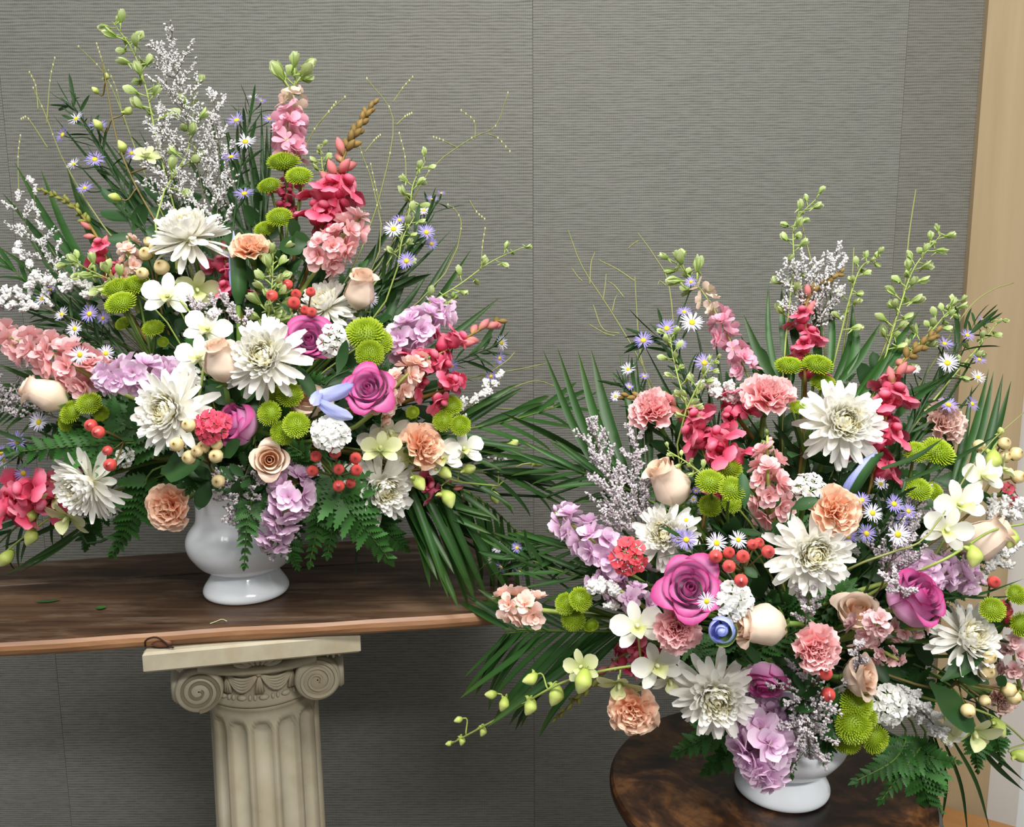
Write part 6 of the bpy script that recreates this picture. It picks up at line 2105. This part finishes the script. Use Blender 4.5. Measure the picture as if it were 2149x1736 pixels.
caspia([(1850, 1440, 0.0), (1920, 1480, -0.03), (1990, 1555, -0.04)], 46, 'white statice spike at lower right beside the broad leaf', 'statice', 14, 'white_statice', 18, 1.5)
caspia([(1330, 1290, 0.02), (1280, 1250, -0.03), (1255, 1235, -0.03)], 60, 'white statice clump under the coral red dianthus', 'statice', 8, 'white_statice', 18, 1.5)
caspia([(1560, 860, 0.02), (1530, 830, 0.0), (1480, 808, 0.0)], 50, 'white statice sprig left of the top pink carnation', 'statice', 8, 'white_statice', 16, 1.5)
caspia([(2040, 1120, 0.02), (2100, 1080, 0.0), (2140, 1060, 0.0)], 70, 'white statice sprig at the right edge', 'statice', 9, 'white_statice', 14, 1.5)
caspia([(2040, 1230, 0.02), (2090, 1190, 0.01), (2130, 1150, 0.01)], 46, 'white statice sprig right of the pale pink rose bud', 'statice', 7, 'white_statice', 14, 1.5)
panicum([[(1400, 880, 0.05), (1345, 760, 0.1), (1280, 650, 0.12), (1222, 560, 0.12), (1192, 482, 0.12)], [(1238, 598, 0.12), (1240, 555, 0.12), (1248, 530, 0.12)], [(1265, 632, 0.12), (1270, 600, 0.12), (1272, 575, 0.12)], [(1285, 655, 0.12), (1290, 630, 0.12), (1295, 620, 0.12)], [(1300, 700, 0.12), (1265, 690, 0.12), (1245, 640, 0.12)], [(1290, 705, 0.12), (1270, 700, 0.12), (1235, 680, 0.12)], [(1222, 590, 0.12), (1212, 580, 0.12), (1200, 563, 0.12)]], 'bare straw coloured twig rising at the left of the right vase', False)
panicum([[(1345, 750, 0.08), (1338, 680, 0.12), (1332, 580, 0.12)], [(1332, 590, 0.12), (1295, 565, 0.12), (1255, 545, 0.12)], [(1310, 625, 0.12), (1290, 600, 0.12), (1275, 590, 0.12)]], 'bare twig beside the purple aster stem', False)
panicum([[(1420, 760, 0.08), (1404, 600, 0.12), (1375, 540, 0.12), (1338, 488, 0.12)], [(1340, 505, 0.12), (1325, 515, 0.12), (1318, 522, 0.12)], [(1398, 600, 0.12), (1385, 590, 0.12), (1380, 600, 0.12)]], 'thin bare twig left of the pink larkspur', False)
panicum([[(1860, 720, 0.04), (1895, 620, 0.04), (1907, 500, 0.04), (1922, 398, 0.04)]], 'single dark grass stalk rising at upper right', False, r0=0.0014)
panicum([[(1960, 760, 0.03), (2030, 650, 0.02), (2080, 610, 0.02), (2127, 594, 0.02)]], 'single dark grass stalk crossing the maple trim', False, r0=0.0010)
panicum([[(1720, 640, 0.03), (1705, 560, 0.02), (1690, 500, 0.02), (1680, 455, 0.02)]], 'single grass stalk crossing the tall green larkspur', False, r0=0.0012)
panicum([[(1780, 660, 0.03), (1788, 590, 0.02), (1792, 520, 0.02)]], 'short dark grass stalk right of the bent snapdragon tip', False, r0=0.0012)
panicum([[(1870, 1160, -0.04), (1950, 1120, -0.05), (2060, 950, -0.03), (2155, 860, -0.02)]], 'long grass stalk sweeping to the right edge', False, r0=0.0013)
# palms
blades([(1265, 1010, 0.02, 1140, 735, 0.03, 24, -6), (1285, 1010, 0.02, 1170, 730, 0.03, 26, -10), (1310, 1010, 0.02, 1212, 735, 0.03, 30, -10), (1320, 1010, 0.02, 1240, 732, 0.03, 34, -6), (1335, 1010, 0.02, 1300, 735, 0.03, 22, 4), (1350, 1000, 0.02, 1335, 745, 0.03, 20, 0), (1365, 1000, 0.03, 1345, 800, 0.03, 24, 4)], 'fan of tall palm leaflets at the left of the right arrangement')
blades([(1640, 830, 0.03, 1612, 590, 0.03, 18, -12), (1660, 800, 0.03, 1640, 600, 0.03, 22, -6), (1700, 800, 0.03, 1650, 610, 0.03, 28, -4), (1720, 800, 0.03, 1705, 600, 0.03, 28, 4), (1740, 800, 0.03, 1742, 605, 0.03, 20, 6), (1750, 800, 0.03, 1790, 630, 0.03, 24, 14), (1765, 800, 0.03, 1792, 660, 0.02, 26, 16), (1640, 820, 0.03, 1560, 660, 0.03, 28, -8), (1625, 820, 0.04, 1555, 705, 0.03, 22, -6), (1745, 820, 0.03, 1850, 675, 0.02, 24, 6)], 'fan of upright palm leaflets above the top green buttons')
blades([(1785, 840, 0.03, 1930, 652, 0.02, 24, 4), (1800, 840, 0.03, 1935, 675, 0.02, 22, 4), (1790, 850, 0.03, 1880, 720, 0.02, 20, 4), (1850, 900, 0.03, 2010, 770, 0.01, 22, -6), (1840, 870, 0.03, 1990, 790, 0.01, 18, -6)], 'dark palm leaflets pointing right behind the right snapdragon')
blades([(2010, 1000, 0.04, 2075, 775, 0.03, 22, 4), (2030, 1000, 0.04, 2085, 780, 0.03, 22, 4), (2050, 1000, 0.04, 2105, 785, 0.03, 22, 4), (2060, 1000, 0.04, 2122, 800, 0.03, 20, 4), (2000, 1010, 0.04, 2040, 810, 0.03, 20, 4)], 'palm leaflet tips in front of the maple trim')
palm([(1330, 1325, 0.04), (1220, 1325, 0.03), (1110, 1325, 0.02), (1060, 1330, 0.02)], 17, 370, 160, 36, 'large dark palm frond spreading to the lower left', droop=0.4, one_side=-1, a1=30, wid=0.8, tip=False)
palm([(1300, 1310, 0.04), (1200, 1322, 0.03), (1110, 1322, 0.02), (1055, 1320, 0.02)], 7, 180, 160, 30, 'palm leaflets rising left over the end of the plank', droop=0.0, one_side=1, a1=28, tip=False, wid=1.2)
palm([(1380, 1170, 0.03), (1280, 1160, 0.01), (1190, 1150, 0.0), (1130, 1140, 0.0)], 8, 170, 120, 26, 'palm frond behind the left lavender stock')
palm([(1380, 1230, 0.03), (1280, 1220, 0.01), (1180, 1200, 0.0), (1100, 1170, 0.0)], 7, 170, 120, 22, 'dark palm frond above the left green button cluster')
palm([(1380, 1060, 0.04), (1280, 1010, 0.02), (1180, 980, 0.01)], 6, 180, 130, 20, 'palm frond behind the grey lilac caspia')
blades([(1960, 1540, 0.0, 1975, 1736, -0.05, 8, -18), (1975, 1540, 0.0, 2032, 1760, -0.05, 8, -14), (1995, 1545, 0.0, 2078, 1745, -0.05, 8, -12), (1950, 1540, 0.0, 1972, 1660, -0.04, 12, -8)], 'thin grass blades hanging at the lower right', 'grass', 'grass_tuft', 'grass')
blades([(1990, 1480, 0.0, 2150, 1640, -0.03, 14, 6), (2050, 1560, 0.0, 2149, 1660, -0.03, 12, 4), (1960, 1240, 0.0, 2149, 1250, -0.02, 6, 10), (1960, 1260, 0.0, 2149, 1215, -0.02, 6, 10)], 'dark grass blades reaching the right edge', 'grass', 'grass_tuft', 'grass')
blades([(1900, 1010, -0.03, 2095, 912, -0.05, 10, 6), (1850, 985, -0.03, 1980, 920, -0.05, 12, 10)], 'slender blades crossing the upper right green buttons', 'grass', 'grass_tuft', 'grass')
blades([(1500, 960, 0.04, 1400, 680, 0.03, 8, -4), (1510, 960, 0.04, 1450, 640, 0.03, 8, 4), (1520, 950, 0.04, 1500, 700, 0.03, 9, 4), (1490, 960, 0.04, 1350, 720, 0.03, 8, -5), (1480, 960, 0.04, 1330, 800, 0.03, 8, -5), (1530, 940, 0.04, 1540, 740, 0.03, 8, 4)], 'thin dark leaves around the purple aster stem, right vase', 'grass', 'grass_tuft', 'grass')
blades([(1880, 980, 0.04, 2040, 700, 0.02, 8, 6), (1890, 980, 0.04, 2080, 690, 0.02, 7, 6), (1870, 970, 0.04, 1990, 730, 0.02, 9, 6), (1900, 980, 0.04, 2060, 800, 0.02, 8, 6), (1880, 960, 0.04, 1950, 760, 0.02, 10, 4), (1860, 960, 0.04, 1905, 760, 0.02, 10, 4)], 'thin dark leaves around the aster in front of the maple trim', 'grass', 'grass_tuft', 'grass')
blades([(1690, 1000, 0.05, 1620, 880, 0.04, 14, 4), (1700, 1000, 0.05, 1660, 880, 0.04, 12, 4), (1720, 1080, 0.05, 1650, 1000, 0.04, 12, 4), (1800, 1080, 0.05, 1740, 1000, 0.04, 16, 4), (1860, 1060, 0.05, 1890, 900, 0.03, 16, 6)], 'dark blades between the upper flowers of the right vase', 'grass', 'grass_tuft', 'grass')
# ferns
fern([(1900, 1560, 0.0), (1870, 1600, -0.03), (1795, 1640, -0.04)], 50, 8, 'dark fern frond over the table right of the vase')
fern([(1940, 1560, 0.0), (1900, 1610, -0.04), (1850, 1680, -0.05)], 48, 9, 'green fern frond pointing down left at lower right')
fern([(1930, 1560, 0.0), (1940, 1640, -0.05), (1965, 1745, -0.06)], 66, 10, 'large green fern frond hanging at the lower right')
fern([(1920, 1580, 0.0), (1960, 1590, -0.04), (2010, 1600, -0.05)], 40, 8, 'green fern frond pointing right above the hanging grass')
fern([(2050, 1540, 0.0), (2050, 1580, -0.02), (2052, 1620, -0.02)], 34, 6, 'small dark fern tip below the greenish orchid')
fern([(2080, 1520, 0.0), (2095, 1560, -0.02), (2100, 1605, -0.02)], 34, 6, 'small dark fern tip in front of the white casing')
fern([(1560, 1480, 0.03), (1490, 1540, 0.02), (1420, 1580, 0.02)], 62, 10, 'dark fern frond in shadow left of the right vase')
fern([(1580, 1510, 0.03), (1530, 1580, 0.02), (1480, 1620, 0.02)], 56, 9, 'dark fern frond hanging in shadow beside the right vase')
fern([(1640, 1530, 0.0), (1655, 1580, -0.04), (1662, 1630, -0.05)], 34, 7, 'green fern tip hanging on the front of the right vase')
fern([(1740, 1530, 0.0), (1735, 1570, -0.04), (1730, 1595, -0.05)], 34, 6, 'dark fern tip under the grey caspia over the right vase')
fern([(1560, 1380, 0.02), (1620, 1350, 0.0), (1680, 1320, -0.01)], 50, 7, 'dark fern frond between the peach rose bud and the coral carnation')
fern([(1450, 1340, 0.02), (1480, 1380, 0.0), (1460, 1420, -0.01)], 50, 7, 'dark fern frond below the blue iris bud')
LBL = 'dark green foliage deep among the flowers of the right vase'
fill = [(1250, 1150), (1300, 1230), (1350, 1000), (1420, 940), (1480, 900), (1560, 920), (1640, 900), (1580, 1100), (1660, 1060), (1700, 980), (1820, 980), (1880, 900), (1940, 860), (2000, 960), (1960, 1090), (1860, 1160), (1780, 1230), (1850, 1260), (1640, 1260), (1580, 1250), (1500, 1320), (1380, 1250), (1350, 1370), (1460, 1380), (1560, 1400), (1650, 1440), (1740, 1330), (1880, 1400), (1920, 1440), (1980, 1260), (2060, 1220), (2080, 1340), (2100, 1150), (1760, 1000), (1530, 800), (1620, 760), (1780, 790), (1850, 780), (1400, 830), (2100, 1500), (1990, 1470), (1840, 1440), (1660, 1370), (1700, 1550)]
for k, (fx, fy) in enumerate(fill):
    tip_ = Q(fx, fy, 0.05 + 0.02 * rnd.random())
    m0 = MOUTH['R']
    base_ = m0.lerp(tip_, 0.45)
    if k % 2:
        leafy([base_, base_.lerp(tip_, 0.6) + Vector((0, -0.01, 0.01)), tip_], 74, 9, LBL, 'leaf', 0.24, 'foliage inside the right arrangement')
    else:
        fern([base_, base_.lerp(tip_, 0.6) + Vector((0, -0.01, 0.01)), tip_], 66, 7, LBL.replace('foliage', 'fern'), 'ferns inside the right arrangement')
leafy([(1640, 1140, -0.01), (1655, 1100, -0.03), (1662, 1065, -0.04)], 60, 2, 'grey green rounded leaf right of the salmon pink stock', 'leaf', 0.24)
leafy([(1610, 1130, -0.01), (1585, 1090, -0.04), (1560, 1065, -0.05)], 70, 2, 'long arching leaf below the central green buttons', 'leaf', 0.16)
leafy([(1650, 1400, 0.0), (1590, 1400, -0.02), (1550, 1370, -0.03)], 80, 4, 'long pointed leaves under the sideways peach rose bud', 'leaf', 0.14)

leafy([(1680, 1500, 0.0), (1720, 1500, -0.045), (1755, 1505, -0.05)], 60, 8, 'dark leaves hiding the right vase rim behind the grey caspia', 'leaf', 0.26)
leafy([(1640, 1500, 0.0), (1660, 1480, -0.045), (1690, 1450, -0.05)], 56, 7, 'dark leaves above the right vase rim beside the drooping lavender rose', 'leaf', 0.26)
fern([(1700, 1480, 0.0), (1750, 1480, -0.04), (1780, 1500, -0.045)], 50, 6, 'dark fern tip left of the low green buttons')
